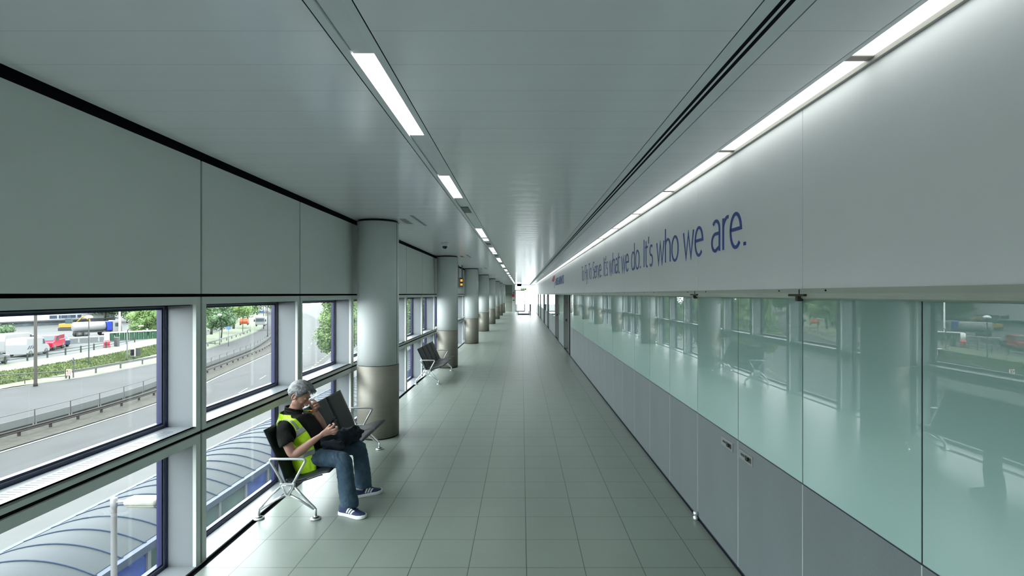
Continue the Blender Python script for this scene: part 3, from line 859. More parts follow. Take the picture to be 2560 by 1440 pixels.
man = empty('person', (-2.2, YB, 0), 'seated man in a yellow hi-vis vest, black polo and jeans, pinching his nose', 'person')
MO = Vector((-2.2, YB, 0))
def rel(p): return (p[0] - MO.x, p[1] - MO.y, p[2])

# spine: X, Z, half width, half depth
SP = cat([(-2.395, .45, .185, .13), (-2.41, .54, .210, .163), (-2.447, .66, .205, .168), (-2.485, .76, .202, .165), (-2.570, .88, .212, .158),
          (-2.622, .955, .212, .135), (-2.640, 1.005, .165, .105), (-2.640, 1.045, .100, .088), (-2.632, 1.075, .074, .078)], 8)
NS = len(SP) - 1
def spn(t):
    q = min(max(t, 0), 1) * NS; i = min(int(q), NS - 1); f = q - i
    return [a + (b - a) * f for a, b in zip(SP[i], SP[i + 1])]
def surf(t, th, off=0.0):
    """torso surface: th 0 front(+X), 90 near side(-Y), 180 back"""
    c = spn(t); a = spn(max(t - .02, 0)); b = spn(min(t + .02, 1))
    tv = Vector((b[0] - a[0], b[1] - a[1])).normalized(); nx, nz = tv.y, -tv.x   # forward normal
    A = c[2] + off; B = c[3] + off
    th = math.radians(th); e = .85
    cs, sn = math.cos(th), math.sin(th)
    cs = math.copysign(abs(cs) ** e, cs); sn = math.copysign(abs(sn) ** e, sn)
    return Vector((c[0] + nx * B * cs, YB - A * sn, c[1] + nz * B * cs))
def torso(mb, off, t0=0, t1=1, n=40):
    k = 40; rings = [[surf(t0 + (t1 - t0) * j / k, 360 * i / n, off) for i in range(n)] for j in range(k + 1)]
    vs = [rel(v) for r in rings for v in r]
    fs = [(j * n + i, j * n + (i + 1) % n, (j + 1) * n + (i + 1) % n, (j + 1) * n + i) for j in range(k) for i in range(n)]
    fs += [tuple(range(n - 1, -1, -1)), tuple(k * n + i for i in range(n))]
    mb.add(vs, fs, 0, True)
def limb(mb, keys, n=18, sub=6, side=None):
    """keys: x,y,z,ra,rb"""
    P = cat(keys, sub)
    mb.tube([rel(p[:3]) for p in P], [(p[3], p[4]) for p in P], n, side=side)
def tipped(mb, keys, n=12, sub=4):
    P = cat([(*k, ) for k in keys], sub)
    a = Vector(P[-2][:3]); b = Vector(P[-1][:3]); d = (b - a).normalized(); r = P[-1][3]
    P = P + [(*(b + d * r * .5), r * .8), (*(b + d * r * .85), r * .45), (*(b + d * r), r * .1)]
    mb.tube([rel(p[:3]) for p in P], [p[3] for p in P], n)

body = MB()
torso(body, -.02)
# neck
limb(body, [(-2.635, YB, 1.00, .075, .075), (-2.615, YB, 1.07, .070, .072), (-2.585, YB, 1.13, .068, .070), (-2.555, YB, 1.19, .065, .07)])
# head
HC = Vector((-2.560, YB, 1.243)); HK = 1.20; TIL = math.radians(34)
fv = Vector((math.cos(TIL), 0, -math.sin(TIL))); uv = Vector((math.sin(TIL), 0, math.cos(TIL))); lv = Vector((0, 1, 0))
def hp(f, l, u): return HC + (fv * f + lv * l + uv * u) * HK
HM = Matrix((fv, lv, uv)).transposed().to_4x4()
def hell(f, l, u, r, rot=None): 
    MM = HM.copy()
    if rot is not None: MM = HM @ rot
    body.ell(rel(hp(f, l, u)), tuple(q * HK for q in r), MM, 24, 16)
hell(-.008, 0, .012, (.093, .074, .090))          # cranium
hell(.030, 0, -.005, (.066, .066, .080))          # forehead/face mass
hell(.036, 0, -.058, (.050, .055, .060))          # mid face
hell(.044, 0, -.100, (.042, .044, .038))          # jaw
hell(.062, 0, -.126, (.024, .024, .020))          # chin
for s_ in (-1, 1):
    hell(.020, s_ * .050, -.074, (.034, .016, .040))     # jaw angle
    hell(.062, s_ * .038, -.035, (.024, .018, .018))     # cheek
    hell(.082, s_ * .030, .012, (.014, .026, .009))      # brow
    hell(.076, s_ * .031, -.008, (.013, .015, .010))     # closed eyelid
hell(.090, 0, -.080, (.014, .024, .006)); hell(.087, 0, -.090, (.013, .021, .006))   # lips
# nose
for i in range(7):
    t = i / 6; hell(.088 + .024 * t, 0, .0 - .050 * t, (.012 + .002 * t, .008 + .005 * t, .013))
for s_ in (-1, 1): hell(.098, s_ * .013, -.054, (.011, .008, .008))
# ears
for s_ in (-1, 1):
    P = [hp(-.004 + .016 * math.cos(a) - .008, s_ * (.078 + .006 * (1 - math.cos(a)) * .5), -.018 + .030 * math.sin(a)) for a in [2 * PI * k / 14 for k in range(14)]]
    body.tube([rel(p) for p in P], .0068 * HK, 8, closed=True)
    hell(-.008, s_ * .074, -.020, (.013, .007, .024)); hell(-.002, s_ * .076, -.046, (.008, .006, .010))
# arms
limb(body, [(-2.600, 5.74, .925, .05, .05), (-2.635, 5.650, .915, .060, .062), (-2.60, 5.565, .85, .058, .056), (-2.535, 5.530, .74, .054, .052), (-2.488, 5.520, .662, .047, .046),
            (-2.42, 5.535, .685, .052, .050), (-2.33, 5.565, .755, .046, .042), (-2.25, 5.605, .815, .033, .030), (-2.205, 5.622, .845, .032, .025)])
limb(body, [(-2.600, 6.00, .925, .05, .05), (-2.615, 6.095, .915, .060, .062), (-2.55, 6.150, .87, .058, .056), (-2.45, 6.135, .79, .052, .05), (-2.385, 6.085, .762, .046, .046),
            (-2.375, 6.055, .82, .050, .048), (-2.395, 6.02, .91, .046, .044), (-2.420, 5.985, 1.00, .033, .030), (-2.428, 5.965, 1.045, .031, .026)])
# near hand (palm then fingers)
limb(body, [(-2.215, 5.618, .84, .030, .024), (-2.175, 5.630, .862, .038, .020), (-2.135, 5.642, .875, .042, .018), (-2.112, 5.650, .878, .038, .014)], side=(0.1, 0.1, 1))
FR = .0125
tipped(body, [(-2.135, 5.632, .905, FR), (-2.098, 5.632, .930, FR), (-2.085, 5.655, .948, FR * .95), (-2.108, 5.675, .955, FR * .85)])
tipped(body, [(-2.125, 5.640, .885, FR), (-2.072, 5.640, .898, FR * 1.03), (-2.060, 5.672, .908, FR), (-2.085, 5.698, .912, FR * .88)])
tipped(body, [(-2.125, 5.648, .864, FR), (-2.070, 5.650, .868, FR), (-2.062, 5.684, .876, FR * .95), (-2.090, 5.704, .882, FR * .85)])
tipped(body, [(-2.130, 5.655, .845, FR * .9), (-2.085, 5.660, .840, FR * .9), (-2.078, 5.688, .848, FR * .85), (-2.102, 5.704, .856, FR * .78)])
tipped(body, [(-2.195, 5.640, .872, FR * 1.2), (-2.165, 5.655, .905, FR * 1.15), (-2.145, 5.668, .930, FR * 1.05), (-2.128, 5.676, .950, FR * .9)])
# far hand, pinching the bridge of the nose
limb(body, [(-2.428, 5.968, 1.035, .028, .024), (-2.415, 5.945, 1.065, .036, .020), (-2.398, 5.922, 1.100, .040, .019), (-2.388, 5.905, 1.128, .036, .015)], side=(0.75, 0.1, -.3))
tipped(body, [(-2.395, 5.898, 1.130, FR), (-2.392, 5.862, 1.168, FR), (-2.418, 5.848, 1.180, FR * .95), (-2.446, 5.848, 1.172, FR * .85)])
tipped(body, [(-2.380, 5.905, 1.125, FR), (-2.368, 5.868, 1.150, FR * 1.03), (-2.395, 5.848, 1.148, FR), (-2.415, 5.862, 1.128, FR * .88)])
tipped(body, [(-2.372, 5.918, 1.110, FR), (-2.358, 5.880, 1.125, FR), (-2.382, 5.858, 1.116, FR * .95), (-2.402, 5.874, 1.098, FR * .85)])
tipped(body, [(-2.370, 5.930, 1.090, FR * .9), (-2.358, 5.896, 1.096, FR * .9), (-2.378, 5.876, 1.084, FR * .85), (-2.396, 5.890, 1.072, FR * .78)])
tipped(body, [(-2.435, 5.940, 1.070, FR * 1.2), (-2.448, 5.905, 1.105, FR * 1.15), (-2.452, 5.886, 1.135, FR * 1.05), (-2.458, 5.885, 1.160, FR * .9)])
# legs inside the jeans, ankles
limb(body, [(-2.42, 5.77, .56, .08, .08), (-2.15, 5.68, .56, .075, .075), (-1.965, 5.61, .55, .06, .06), (-1.925, 5.57, .35, .05, .05), (-1.90, 5.52, .09, .035, .035)])
limb(body, [(-2.42, 5.97, .56, .08, .08), (-2.15, 6.08, .56, .075, .075), (-1.975, 6.14, .54, .06, .06), (-1.935, 6.10, .35, .05, .05), (-1.915, 6.04, .09, .035, .035)])
bd = remeshed(body, 'body', [SKIN], .0062, 2, man)

# hair
def hair_dir(az, el):
    return Vector((math.cos(el) * math.cos(az), math.cos(el) * math.sin(az), math.sin(el)))
hv = MB()
NA, NE = 72, 36
def hairline(az):
    """lowest elevation of the hair for each azimuth (0 = front)"""
    a = abs(math.degrees(az))
    pts = [(0, 40), (28, 36), (48, 26), (62, 8), (74, -6), (84, -16), (92, 2), (102, 4), (112, -22), (135, -46), (180, -52)]
    for (a0, e0), (a1, e1) in zip(pts, pts[1:]):
        if a <= a1: return math.radians(e0 + (e1 - e0) * (a - a0) / (a1 - a0))
    return math.radians(-52)
def hair_pt(u, v):
    az = -PI + 2 * PI * u; e0 = hairline(az); el = e0 + (PI / 2 - e0) * v
    d = hair_dir(az, el)
    r = 1 / math.sqrt((d.x / .096) ** 2 + (d.y / .077) ** 2 + (d.z / .094) ** 2)
    if d.z < 0: r *= (1 - .10 * abs(d.z)); 
    thick = .003 + .012 * min(v * 5, 1) + .014 * max(0, d.z) + .016 * max(0, d.x) * max(0, d.z + .2) * min(v * 3, 1)
    q = Vector((d.x * 26, d.y * 42, d.z * 16)); 
    thick += .0045 * min(v * 6, 1) * noise.noise(Vector((d.x * 5, d.y * 24, d.z * 9))) + .0018 * min(v * 6, 1) * noise.noise(q * 1.6)
    r += thick
    return rel(hp(-.008 + d.x * r, d.y * r, .010 + d.z * r))
hv.grid(hair_pt, NA, NE)
ho = hv.build('hair', HAIR, man, fix=False)
sd = ho.modifiers.new('solid', 'SOLIDIFY'); sd.thickness = .014; sd.offset = 0 
# forelock tufts
ft = MB()
rnd = random.Random(4)
for i in range(46):
    l = rnd.uniform(-.055, .055); f0 = .045 + rnd.uniform(-.03, .02); u0 = .105 + rnd.uniform(-.008, .006) - abs(l) * .3
    P = [hp(f0 - .01, l, u0 - .012), hp(f0 + .020, l * 1.05, u0 + .004), hp(f0 + .040, l * 1.1, u0 - .004), hp(f0 + .050 + rnd.uniform(-.01, .006), l * 1.12 + rnd.uniform(-.006, .006), u0 - .022 + rnd.uniform(-.01, .006))]
    ft.tube([rel(p) for p in P], [.006, .0075, .0055, .001], 6)
ft.build('forelock', HAIR, ho, fix=False)
eb = MB()
for s_ in (-1, 1):
    P = [hp(.094 - .012 * t, s_ * (.014 + .034 * t), .016 + .004 * math.sin(PI * t)) for t in (0, .25, .5, .75, 1)]
    eb.tube([rel(p) for p in P], [.002, .005, .005, .004, .001], 8)
eb.build('eyebrow', HAIR, man)

# polo shirt
def wr(amp, sc, ay=1.0):
    def f(co):
        q = Vector((co.x * sc, co.y * sc * ay, co.z * sc))
        return amp * (noise.noise(q) + .5 * abs(noise.noise(q * 2.1)))
    return f
sh = MB(); torso(sh, .004, .0, .90)
limb(sh, [(-2.60, 5.75, .925, .06, .07), (-2.635, 5.660, .918, .074, .078), (-2.618, 5.590, .86, .080, .076), (-2.565, 5.535, .79, .088, .080), (-2.55, 5.528, .765, .088, .080)])
limb(sh, [(-2.60, 5.99, .925, .06, .07), (-2.615, 6.085, .918, .074, .078), (-2.56, 6.145, .875, .080, .078), (-2.49, 6.150, .825, .084, .080), (-2.47, 6.145, .81, .084, .080)])
so = remeshed(sh, 'polo_shirt', [SHIRT], .009, 3, man, disp=wr(.010, 11))
cl = MB()
def ring(t, off, n=36): return [surf(t, 360 * i / n, off) for i in range(n)]
ca = []; 
for (cz, dx, off, wz) in ((1.035, .0, .030, 0), (1.075, -.004, .020, 0), (1.100, -.006, .014, 0)):
    rr = []
    for i in range(41):
        a = math.radians(12 + 336 * i / 40)
        rr.append(Vector((-2.628 + dx + (.074 + off) * math.cos(a), YB - (.070 + off) * math.sin(a), cz - .030 * math.cos(a) * (1 if math.cos(a) > 0 else .3))))
    ca.append(rr)
for k in range(2):
    cl.add([rel(v) for v in ca[k]] + [rel(v) for v in ca[k + 1]], [(i, i + 1, 42 + i - 0, 41 + i) for i in range(40)], 0, True)
co = cl.build('collar', SHIRT, so, fix=False); md = co.modifiers.new('s', 'SOLIDIFY'); md.thickness = .009; md.offset = 0
bt = MB()
for t in (.80, .76):
    p = surf(t, 3, .018); bt.ell(rel(p), (.006, .006, .006), nu=10, nv=6)
bt.build('button', SOLE, so)

# vest, made of strips on the torso surface
def ti(z):   # spine parameter at height z
    for k in range(NS):
        if SP[k][1] <= z <= SP[k + 1][1]: return (k + (z - SP[k][1]) / (SP[k + 1][1] - SP[k][1])) / NS
    return 1.0
T_HEM, T_TOP = ti(.452), ti(1.035)
A0, A1 = ti(.785), ti(.995)
def thf(t):
    z = spn(t)[1]
    if z > .95: return 52 + (z - .95) * 260
    return 52 + 6 * max(0, (.6 - z) / .15)
def armw(t):
    q = (t - A0) / (A1 - A0) * 2 - 1
    return 29 * math.sqrt(max(0, 1 - abs(q) ** 2.6)) if abs(q) < 1 else 0
ACEN = 103
def voff(t, th):
    z = spn(t)[1]; base = .022
    if z > .85: base += .012 * min((z - .85) / .08, 1)
    if z < .7: base += .02 * (1 - (z - .45) / .25)
    return base + .005 * noise.noise(Vector((th * .09, t * 14, 3))) + .004 * math.sin(math.radians(th) * 7 + t * 18) * max(0, 1 - (z - .45) / .35)
def patch(mb, f0, f1, ta, tb, nu, nv, off=0, sgn=1):
    def F(u, v):
        t = ta + (tb - ta) * v; th = f0(t) + (f1(t) - f0(t)) * u
        q = surf(t, sgn * th, voff(t, sgn * th) + off)
        q.z -= .050 * min(max((.56 - q.z) / .10, 0), 1) * (1 if sgn * th > 0 or th > 150 else 0)
        return rel(q)
    mb.grid(F, nu, nv)
vs_ = MB()
for sg in (1, -1):
    patch(vs_, thf, lambda t: ACEN - armw(t), T_HEM, T_TOP, 18, 60, 0, sg)
    patch(vs_, lambda t: ACEN + armw(t), lambda t: 181, T_HEM, T_TOP, 22, 60, 0, sg)
# hem drop at the near side
vo = vs_.build('hivis_vest', VEST, man, fix=False); md = vo.modifiers.new('s', 'SOLIDIFY'); md.thickness = .007; md.offset = 0
bn = MB()
for sg in (1, -1):
    for za, zb in ((.800, .850), (.585, .635)):
        patch(bn, lambda t: thf(t) + 1, lambda t: ACEN - armw(t) - 1, ti(za), ti(zb), 18, 6, .006, sg)
        patch(bn, lambda t: ACEN + armw(t) + 1, lambda t: 181, ti(za), ti(zb), 22, 6, .006, sg)
    patch(bn, lambda t: thf(t) + .50 * (ACEN - armw(t) - thf(t)), lambda t: thf(t) + .84 * (ACEN - armw(t) - thf(t)), ti(.85), ti(1.0), 6, 26, .006, sg)
    patch(bn, lambda t: ACEN + armw(t) + 4, lambda t: ACEN + armw(t) + 17, ti(.85), ti(1.0), 6, 26, .006, sg)
bo = bn.build('reflective_band', BAND, vo, fix=False); md = bo.modifiers.new('s', 'SOLIDIFY'); md.thickness = .004; md.offset = 0
bg_ = MB(); p = surf(ti(.93), -50, .032); bg_.ell(rel(p), (.012, .016, .016)); bg_.build('orange_badge', mat('orange', (0.8, 0.12, 0.02), 0.4, ), vo)

# jeans
def folds(co):
    x, y, z = co
    q = Vector((x * 14, y * 14, z * 17)); a = .005 * noise.noise(q) + .004 * abs(noise.noise(q * 2.0))
    s1 = noise.noise(Vector((x * 9, y * 9, z * 34 + x * 12)))
    if z < .34: a += .012 * (1 - z / .34) * (.5 - abs(s1) * 1.6)
    if abs(z - .52) < .14: a += .008 * (.4 - abs(noise.noise(Vector((x * 22 + z * 16, y * 10, z * 14)))) * 1.5)
    return a
jn = MB()
torso(jn, .000, .0, ti(.60))
limb(jn, [(-2.46, 5.80, .545, .095, .105), (-2.38, 5.765, .555, .100, .106), (-2.25, 5.715, .560, .094, .102), (-2.10, 5.655, .562, .090, .096), (-1.985, 5.615, .560, .090, .092),
          (-1.952, 5.595, .52, .088, .088), (-1.935, 5.58, .42, .086, .086), (-1.915, 5.555, .30, .090, .088), (-1.885, 5.525, .20, .095, .090), (-1.868, 5.505, .135, .098, .092), (-1.868, 5.500, .105, .100, .094)], n=28)
limb(jn, [(-2.46, 5.94, .545, .095, .105), (-2.38, 5.985, .555, .100, .106), (-2.25, 6.04, .560, .094, .102), (-2.10, 6.10, .556, .090, .096), (-1.99, 6.135, .550, .090, .092),
          (-1.962, 6.14, .51, .088, .088), (-1.940, 6.13, .42, .086, .086), (-1.915, 6.10, .30, .090, .088), (-1.895, 6.06, .20, .094, .088), (-1.885, 6.035, .135, .096, .088), (-1.885, 6.03, .108, .098, .090)], n=28)
jo = remeshed(jn, 'jeans', [JEANS], .008, 2, man, disp=folds)

# shoes
def shoe(name, heel, toe, parent):
    h = Vector((heel[0], heel[1], 0)); t = Vector((toe[0], toe[1], 0)); d = (t - h); Ls = d.length; d.normalize(); s_ = Vector((-d.y, d.x, 0))
    def W(a, b, z): return rel(h + d * (a * Ls) + s_ * b + Vector((0, 0, z)))
    def hw(a):   # half width
        pts = [(0, .0), (.03, .028), (.12, .040), (.35, .040), (.55, .047), (.75, .054), (.88, .046), (.96, .030), (1.0, .0)]
        for (a0, w0_), (a1, w1_) in zip(pts, pts[1:]):
            if a <= a1:
                f = (a - a0) / (a1 - a0); f = f * f * (3 - 2 * f) if a0 > .1 else math.sin(f * PI / 2); return w0_ + (w1_ - w0_) * f
        return 0
    A = [0, .01, .03, .07, .12, .2, .3, .4, .5, .6, .7, .78, .85, .9, .94, .97, .99, 1.0]
    so_ = MB(); out = [(a, hw(a) + .003) for a in A] + [(a, -hw(a) - .003) for a in reversed(A[1:-1])]
    n = len(out); vs = []
    for z, g in ((0.0, -.002), (.006, .002), (.028, .002), (.033, -.001)): vs += [W(a, b + math.copysign(g, b), z + (.008 * max(0, a - .8) / .2)) for a, b in out]
    fs = [tuple(range(n - 1, -1, -1)), tuple(3 * n + i for i in range(n))] + [(k * n + i, k * n + (i + 1) % n, (k + 1) * n + (i + 1) % n, (k + 1) * n + i) for k in range(3) for i in range(n)]
    so_.add(vs, fs, 0, True); root = so_.build('shoe', SOLE, parent)
    root['label'] = 'navy trainer with white stripes and white sole'
    def top(a):
        pts = [(0, .095), (.12, .105), (.30, .118), (.42, .112), (.55, .092), (.70, .070), (.85, .055), (.95, .045), (1, .034)]
        for (a0, w0_), (a1, w1_) in zip(pts, pts[1:]):
            if a <= a1: return w0_ + (w1_ - w0_) * (a - a0) / (a1 - a0)
        return .034
    def up(a, ph, off=0):   # ph 0..pi over the top
        w_ = max(hw(a) - .003, .0005) + off; zt = top(a) + off
        c_ = math.cos(ph); sn = math.sin(ph)
        b = math.copysign(abs(c_) ** .55, c_) * w_ * (1 - .18 * sn); z = .028 + (zt - .028) * sn ** .8
        return W(a, b, z)
    um = MB(); um.grid(lambda u, v: up(.008 + .982 * v, PI * u), 20, 34)
    uo = um.build('shoe_upper', SHOE, root, fix=False)
    sm_ = MB()
    for sd_ in (0, 1):
        for k in range(3):
            a0 = .34 + k * .085
            def F(u, v, a0=a0, sd_=sd_):
                ph = (.10 + .95 * v); ph = ph if sd_ == 0 else PI - ph
                return up(a0 + .052 * u + .10 * v, ph, .0022)
            sm_.grid(F, 3, 10)
    sm_.build('stripe', SOLE, uo, fix=False)
    lc = MB()
    for k in range(4):
        a = .46 + k * .065
        lc.tube([up(a, PI / 2 + q * .5, .004) for q in (-1, -.5, 0, .5, 1)], .0035, 6)
    lc.build('lace', SHOE, uo)
    return root
shoe('a', (-1.995, 5.555), (-1.665, 5.43), man)
shoe('b', (-1.975, 5.985), (-1.690, 6.165), man)
sk = MB(); sk.tube([rel((-1.925, 6.02, .085)), rel((-1.915, 6.03, .13))], .05, 16); sk.build('sock', mat('sock_grey', (0.4, 0.42, 0.42), 0.8), man)

# jacket across the lap
jk = MB()
limb(jk, [(-2.30, 5.80, .715, .06, .045), (-2.20, 5.86, .72, .09, .050), (-2.10, 5.93, .725, .11, .055), (-2.02, 6.03, .715, .09, .055), (-1.96, 6.12, .70, .06, .045)], n=24)
limb(jk, [(-2.26, 5.74, .685, .05, .035), (-2.18, 5.74, .69, .06, .035), (-2.08, 5.74, .685, .06, .03), (-2.01, 5.76, .675, .04, .025)], n=20)
limb(jk, [(-2.13, 6.0, .77, .04, .03), (-2.05, 6.06, .775, .05, .035), (-1.98, 6.13, .745, .05, .035), (-1.945, 6.16, .705, .04, .03)], n=20)
limb(jk, [(-2.24, 5.85, .74, .05, .03), (-2.14, 5.90, .765, .04, .03), (-2.07, 5.98, .765, .035, .03)], n=20)
def jfold(co):
    q = Vector((co.x * 9, co.y * 9, co.z * 9))
    n1 = noise.noise(Vector((co.x * 9 + co.y * 6, co.y * 6 - co.x * 3, co.z * 15)))
    return .040 * (.35 - abs(n1) * 1.3) + .010 * noise.noise(q * .8)
jko = remeshed(jk, 'folded_jacket', [mat('jacket_black', (0.016, 0.023, 0.030), 0.85, spec=.2, bump=0.2, bscale=50)], .009, 4, None, disp=jfold)
jko.location = MO; tag(jko, 'crumpled black jacket lying across the seated man\'s lap', 'jacket')
ky = MB(); ky.box(-.012, .012, -.006, .006, -.028, .022); ky.tube([(0, 0, .02), (.012, 0, .034), (.004, 0, .044), (-.008, 0, .036), (0, 0, .02)], .003, 6)
kyo = ky.build('key_fob', BLACK, bevel=.004); kyo.location = (-2.118, 5.675, .968); kyo.rotation_euler = (0, .5, .3)
tag(kyo, 'small dark key fob held between the seated man\'s fingers', 'key')

# ================================================================ OUTSIDE
GZ = -6.0
SHK = [(-100, 0), (30, 0), (36, -.1), (43, -.9), (51, -3.0), (63, -5.8), (77, -9.4), (100, -18), (130, -31), (164, -47), (230, -80), (420, -180)]
def shift(y):
    for i in range(len(SHK) - 1):
        if y <= SHK[i + 1][0]:
            (x0, y0), (x1, y1) = SHK[i], SHK[i + 1]; xm, ym = SHK[max(i - 1, 0)]; x2, y2 = SHK[min(i + 2, len(SHK) - 1)]
            h = x1 - x0; t = (y - x0) / h
            m0 = (y1 - ym) / max(x1 - xm, 1e-6) * h; m1 = (y2 - y0) / max(x2 - x0, 1e-6) * h
            return (2 * t ** 3 - 3 * t * t + 1) * y0 + (t ** 3 - 2 * t * t + t) * m0 + (-2 * t ** 3 + 3 * t * t) * y1 + (t ** 3 - t * t) * m1
    return -180
def extra(y):
    K = [(42, 0), (46, .6), (51, 3.9), (63, 6.4), (80, 6.6), (115, 9.5), (400, 9.5)]
    for (a, e0), (b, e1) in zip(K, K[1:]):
        if y <= b: return e0 + (e1 - e0) * max(0, (y - a)) / (b - a)
    return 9
def shx(x, y):
    if x > -33: wgt = 0
    elif x > -44: wgt = (-x - 33) / 11
    elif x > -46.0: wgt = 1
    elif x > -46.8: wgt = 1 + (x + 46.0) / .8 * .45
    elif x > -53.4: wgt = .55
    elif x > -75: wgt = .55 * (x + 75) / 21.6
    else: wgt = 0
    return shift(y) + extra(y) * wgt
def ribbon(mb, xa, xb, za, zb, y0, y1, step=4.0, mi=0, nx=1, th=0.0):
    n = max(1, int((y1 - y0) / step))
    def F(u, v):
        y = y0 + (y1 - y0) * v; return (xa + (xb - xa) * u + shx(xa + (xb - xa) * u, y), y, za + (zb - za) * u)
    mb.grid(F, nx, n, mi, False)
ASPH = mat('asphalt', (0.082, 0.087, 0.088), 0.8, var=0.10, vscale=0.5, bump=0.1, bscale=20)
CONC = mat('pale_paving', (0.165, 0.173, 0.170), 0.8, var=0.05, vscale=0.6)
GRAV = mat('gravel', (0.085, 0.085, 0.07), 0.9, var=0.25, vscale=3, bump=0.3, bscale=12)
def grassmat(name, c1, c2, sc):
    c1 = tuple(q * EXTK * 1.35 for q in c1); c2 = tuple(q * EXTK * 1.35 for q in c2)
    m, t, p = _new(name)
    a = t.nodes.new('ShaderNodeTexCoord'); n = t.nodes.new('ShaderNodeTexNoise'); n.inputs['Scale'].default_value = sc; n.inputs['Detail'].default_value = 8; n.inputs['Roughness'].default_value = .7
    t.links.new(a.outputs['Object'], n.inputs['Vector'])
    c = t.nodes.new('ShaderNodeValToRGB'); c.color_ramp.elements[0].position = .38; c.color_ramp.elements[0].color = (*c1, 1); c.color_ramp.elements[1].position = .58; c.color_ramp.elements[1].color = (*c2, 1)
    t.links.new(n.outputs['Fac'], c.inputs[0]); t.links.new(c.outputs[0], p.inputs['Base Color'])
    b = t.nodes.new('ShaderNodeBump'); b.inputs['Strength'].default_value = .5; b.inputs['Distance'].default_value = .15
    t.links.new(n.outputs['Fac'], b.inputs['Height']); t.links.new(b.outputs[0], p.inputs['Normal']); p.inputs['Roughness'].default_value = .9
    return m
MOWN = grassmat('mown_grass', (0.105, 0.140, 0.070), (0.165, 0.190, 0.120), .8)
WILD = grassmat('wild_grass', (0.055, 0.090, 0.020), (0.14, 0.19, 0.055), 1.2)
LINE = mat('road_line', (0.30, 0.31, 0.29), 0.7); YLINE = mat('yellow_line', (0.30, 0.28, 0.16), 0.7)

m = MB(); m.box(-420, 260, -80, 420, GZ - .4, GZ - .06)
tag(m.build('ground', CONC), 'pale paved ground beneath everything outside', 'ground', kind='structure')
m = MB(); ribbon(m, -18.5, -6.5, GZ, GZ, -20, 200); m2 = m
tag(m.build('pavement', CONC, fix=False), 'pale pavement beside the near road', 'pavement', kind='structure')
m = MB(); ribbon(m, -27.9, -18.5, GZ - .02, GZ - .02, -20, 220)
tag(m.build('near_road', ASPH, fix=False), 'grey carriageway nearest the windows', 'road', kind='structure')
m = MB(); ribbon(m, -27.75, -27.55, GZ, GZ, -20, 220)
y = -20
while y < 180:
    ribbon(m, -23.1, -22.97, GZ, GZ, y, y + 2.4, 3); y += 7
ribbon(m, -45.0, -44.8, GZ, GZ, -20, 220)
tag(m.build('lane_line', LINE, fix=False), 'white painted lane lines on the two roads', 'road marking', kind='structure')
m = MB(); y = -20
while y < 120:
    ribbon(m, -19.4, -19.22, GZ, GZ, y, y + 1.1, 2); y += 1.9
tag(m.build('yellow_dashes', YLINE, fix=False), 'pale yellow dashes along the near road edge', 'road marking', kind='structure')
m = MB(); ribbon(m, -31.9, -27.9, GZ + .02, GZ + .02, -20, 220)
tag(m.build('median_strip', GRAV, fix=False), 'weedy gravel strip between the two roads', 'verge', kind='structure')
m = MB(); ribbon(m, -45.2, -31.9, GZ - .02, GZ - .02, -20, 220)
tag(m.build('far_road', ASPH, fix=False), 'grey carriageway beyond the central barrier', 'road', kind='structure')
m = MB(); ribbon(m, -46.8, -45.1, GZ + .02, GZ + .01, -20, 86, 2, nx=4)
tag(m.build('road_verge', MOWN, fix=False), 'narrow grass verge at the foot of the bank', 'grass', kind='stuff')
m = MB(); ribbon(m, -48.6, -46.8, GZ + 1.0, GZ + .02, -20, 86, 2, nx=3)
o = m.build('grass_bank', WILD, fix=False)
tag(o, 'dark green overgrown grass bank beside the far road', 'grass', kind='stuff')
tu = MB(); rnd = random.Random(9)
for i in range(24000):
    y = rnd.uniform(22, 86); u = rnd.random(); x = -48.6 + 1.8 * u + shx(-48.6 + 1.8 * u, y); z = GZ + 1.0 - .98 * u - .02
    h = rnd.uniform(.06, .20); a = rnd.uniform(0, PI); wd = rnd.uniform(.03, .09)
    dx, dy = math.cos(a) * wd, math.sin(a) * wd
    tu.add([(x - dx, y - dy, z), (x + dx, y + dy, z), (x + rnd.uniform(-.1, .1), y + rnd.uniform(-.1, .1), z + h)], [(0, 1, 2)])
tag(tu.build('grass_tufts', WILD, fix=False), 'tall ragged tufts growing on the grass bank', 'grass', kind='stuff')
m = MB(); ribbon(m, -53.2, -48.6, GZ + 1.0, GZ + 1.0, -20, 86, 2)
tag(m.build('mown_strip', MOWN, fix=False), 'mown grass strip between bank and timber fence', 'grass', kind='stuff')
m = MB(); ribbon(m, -260, -53.2, GZ + 1.0, GZ + 1.0, -20, 400, nx=12)
tag(m.build('car_park', mat('car_park_concrete', (0.165, 0.175, 0.175), 0.85, var=0.06, vscale=0.3), fix=False), 'pale car park surface beyond the timber fence', 'car park', kind='structure')
m = MB(); ribbon(m, -53.2, -45.1, GZ + 1.0, GZ + .01, 86, 300, 3, nx=6); ribbon(m, -62, -53.2, GZ + 1.02, GZ + 1.0, 86, 300, 3, nx=3)
tag(m.build('tree_lawn', MOWN, fix=False), 'lawn under the trees beyond the car park', 'grass', kind='stuff')

def lon(x0, y, z): return Vector((x0 + shx(x0, y), y, z))
m = MB(); ribbon(m, -50.4, -48.3, GZ + .70, GZ + .44, 84, 125, 2)
tag(m.build('footpath', CONC, fix=False), 'pale footpath crossing the lawn behind the far guard rail', 'path', kind='structure')
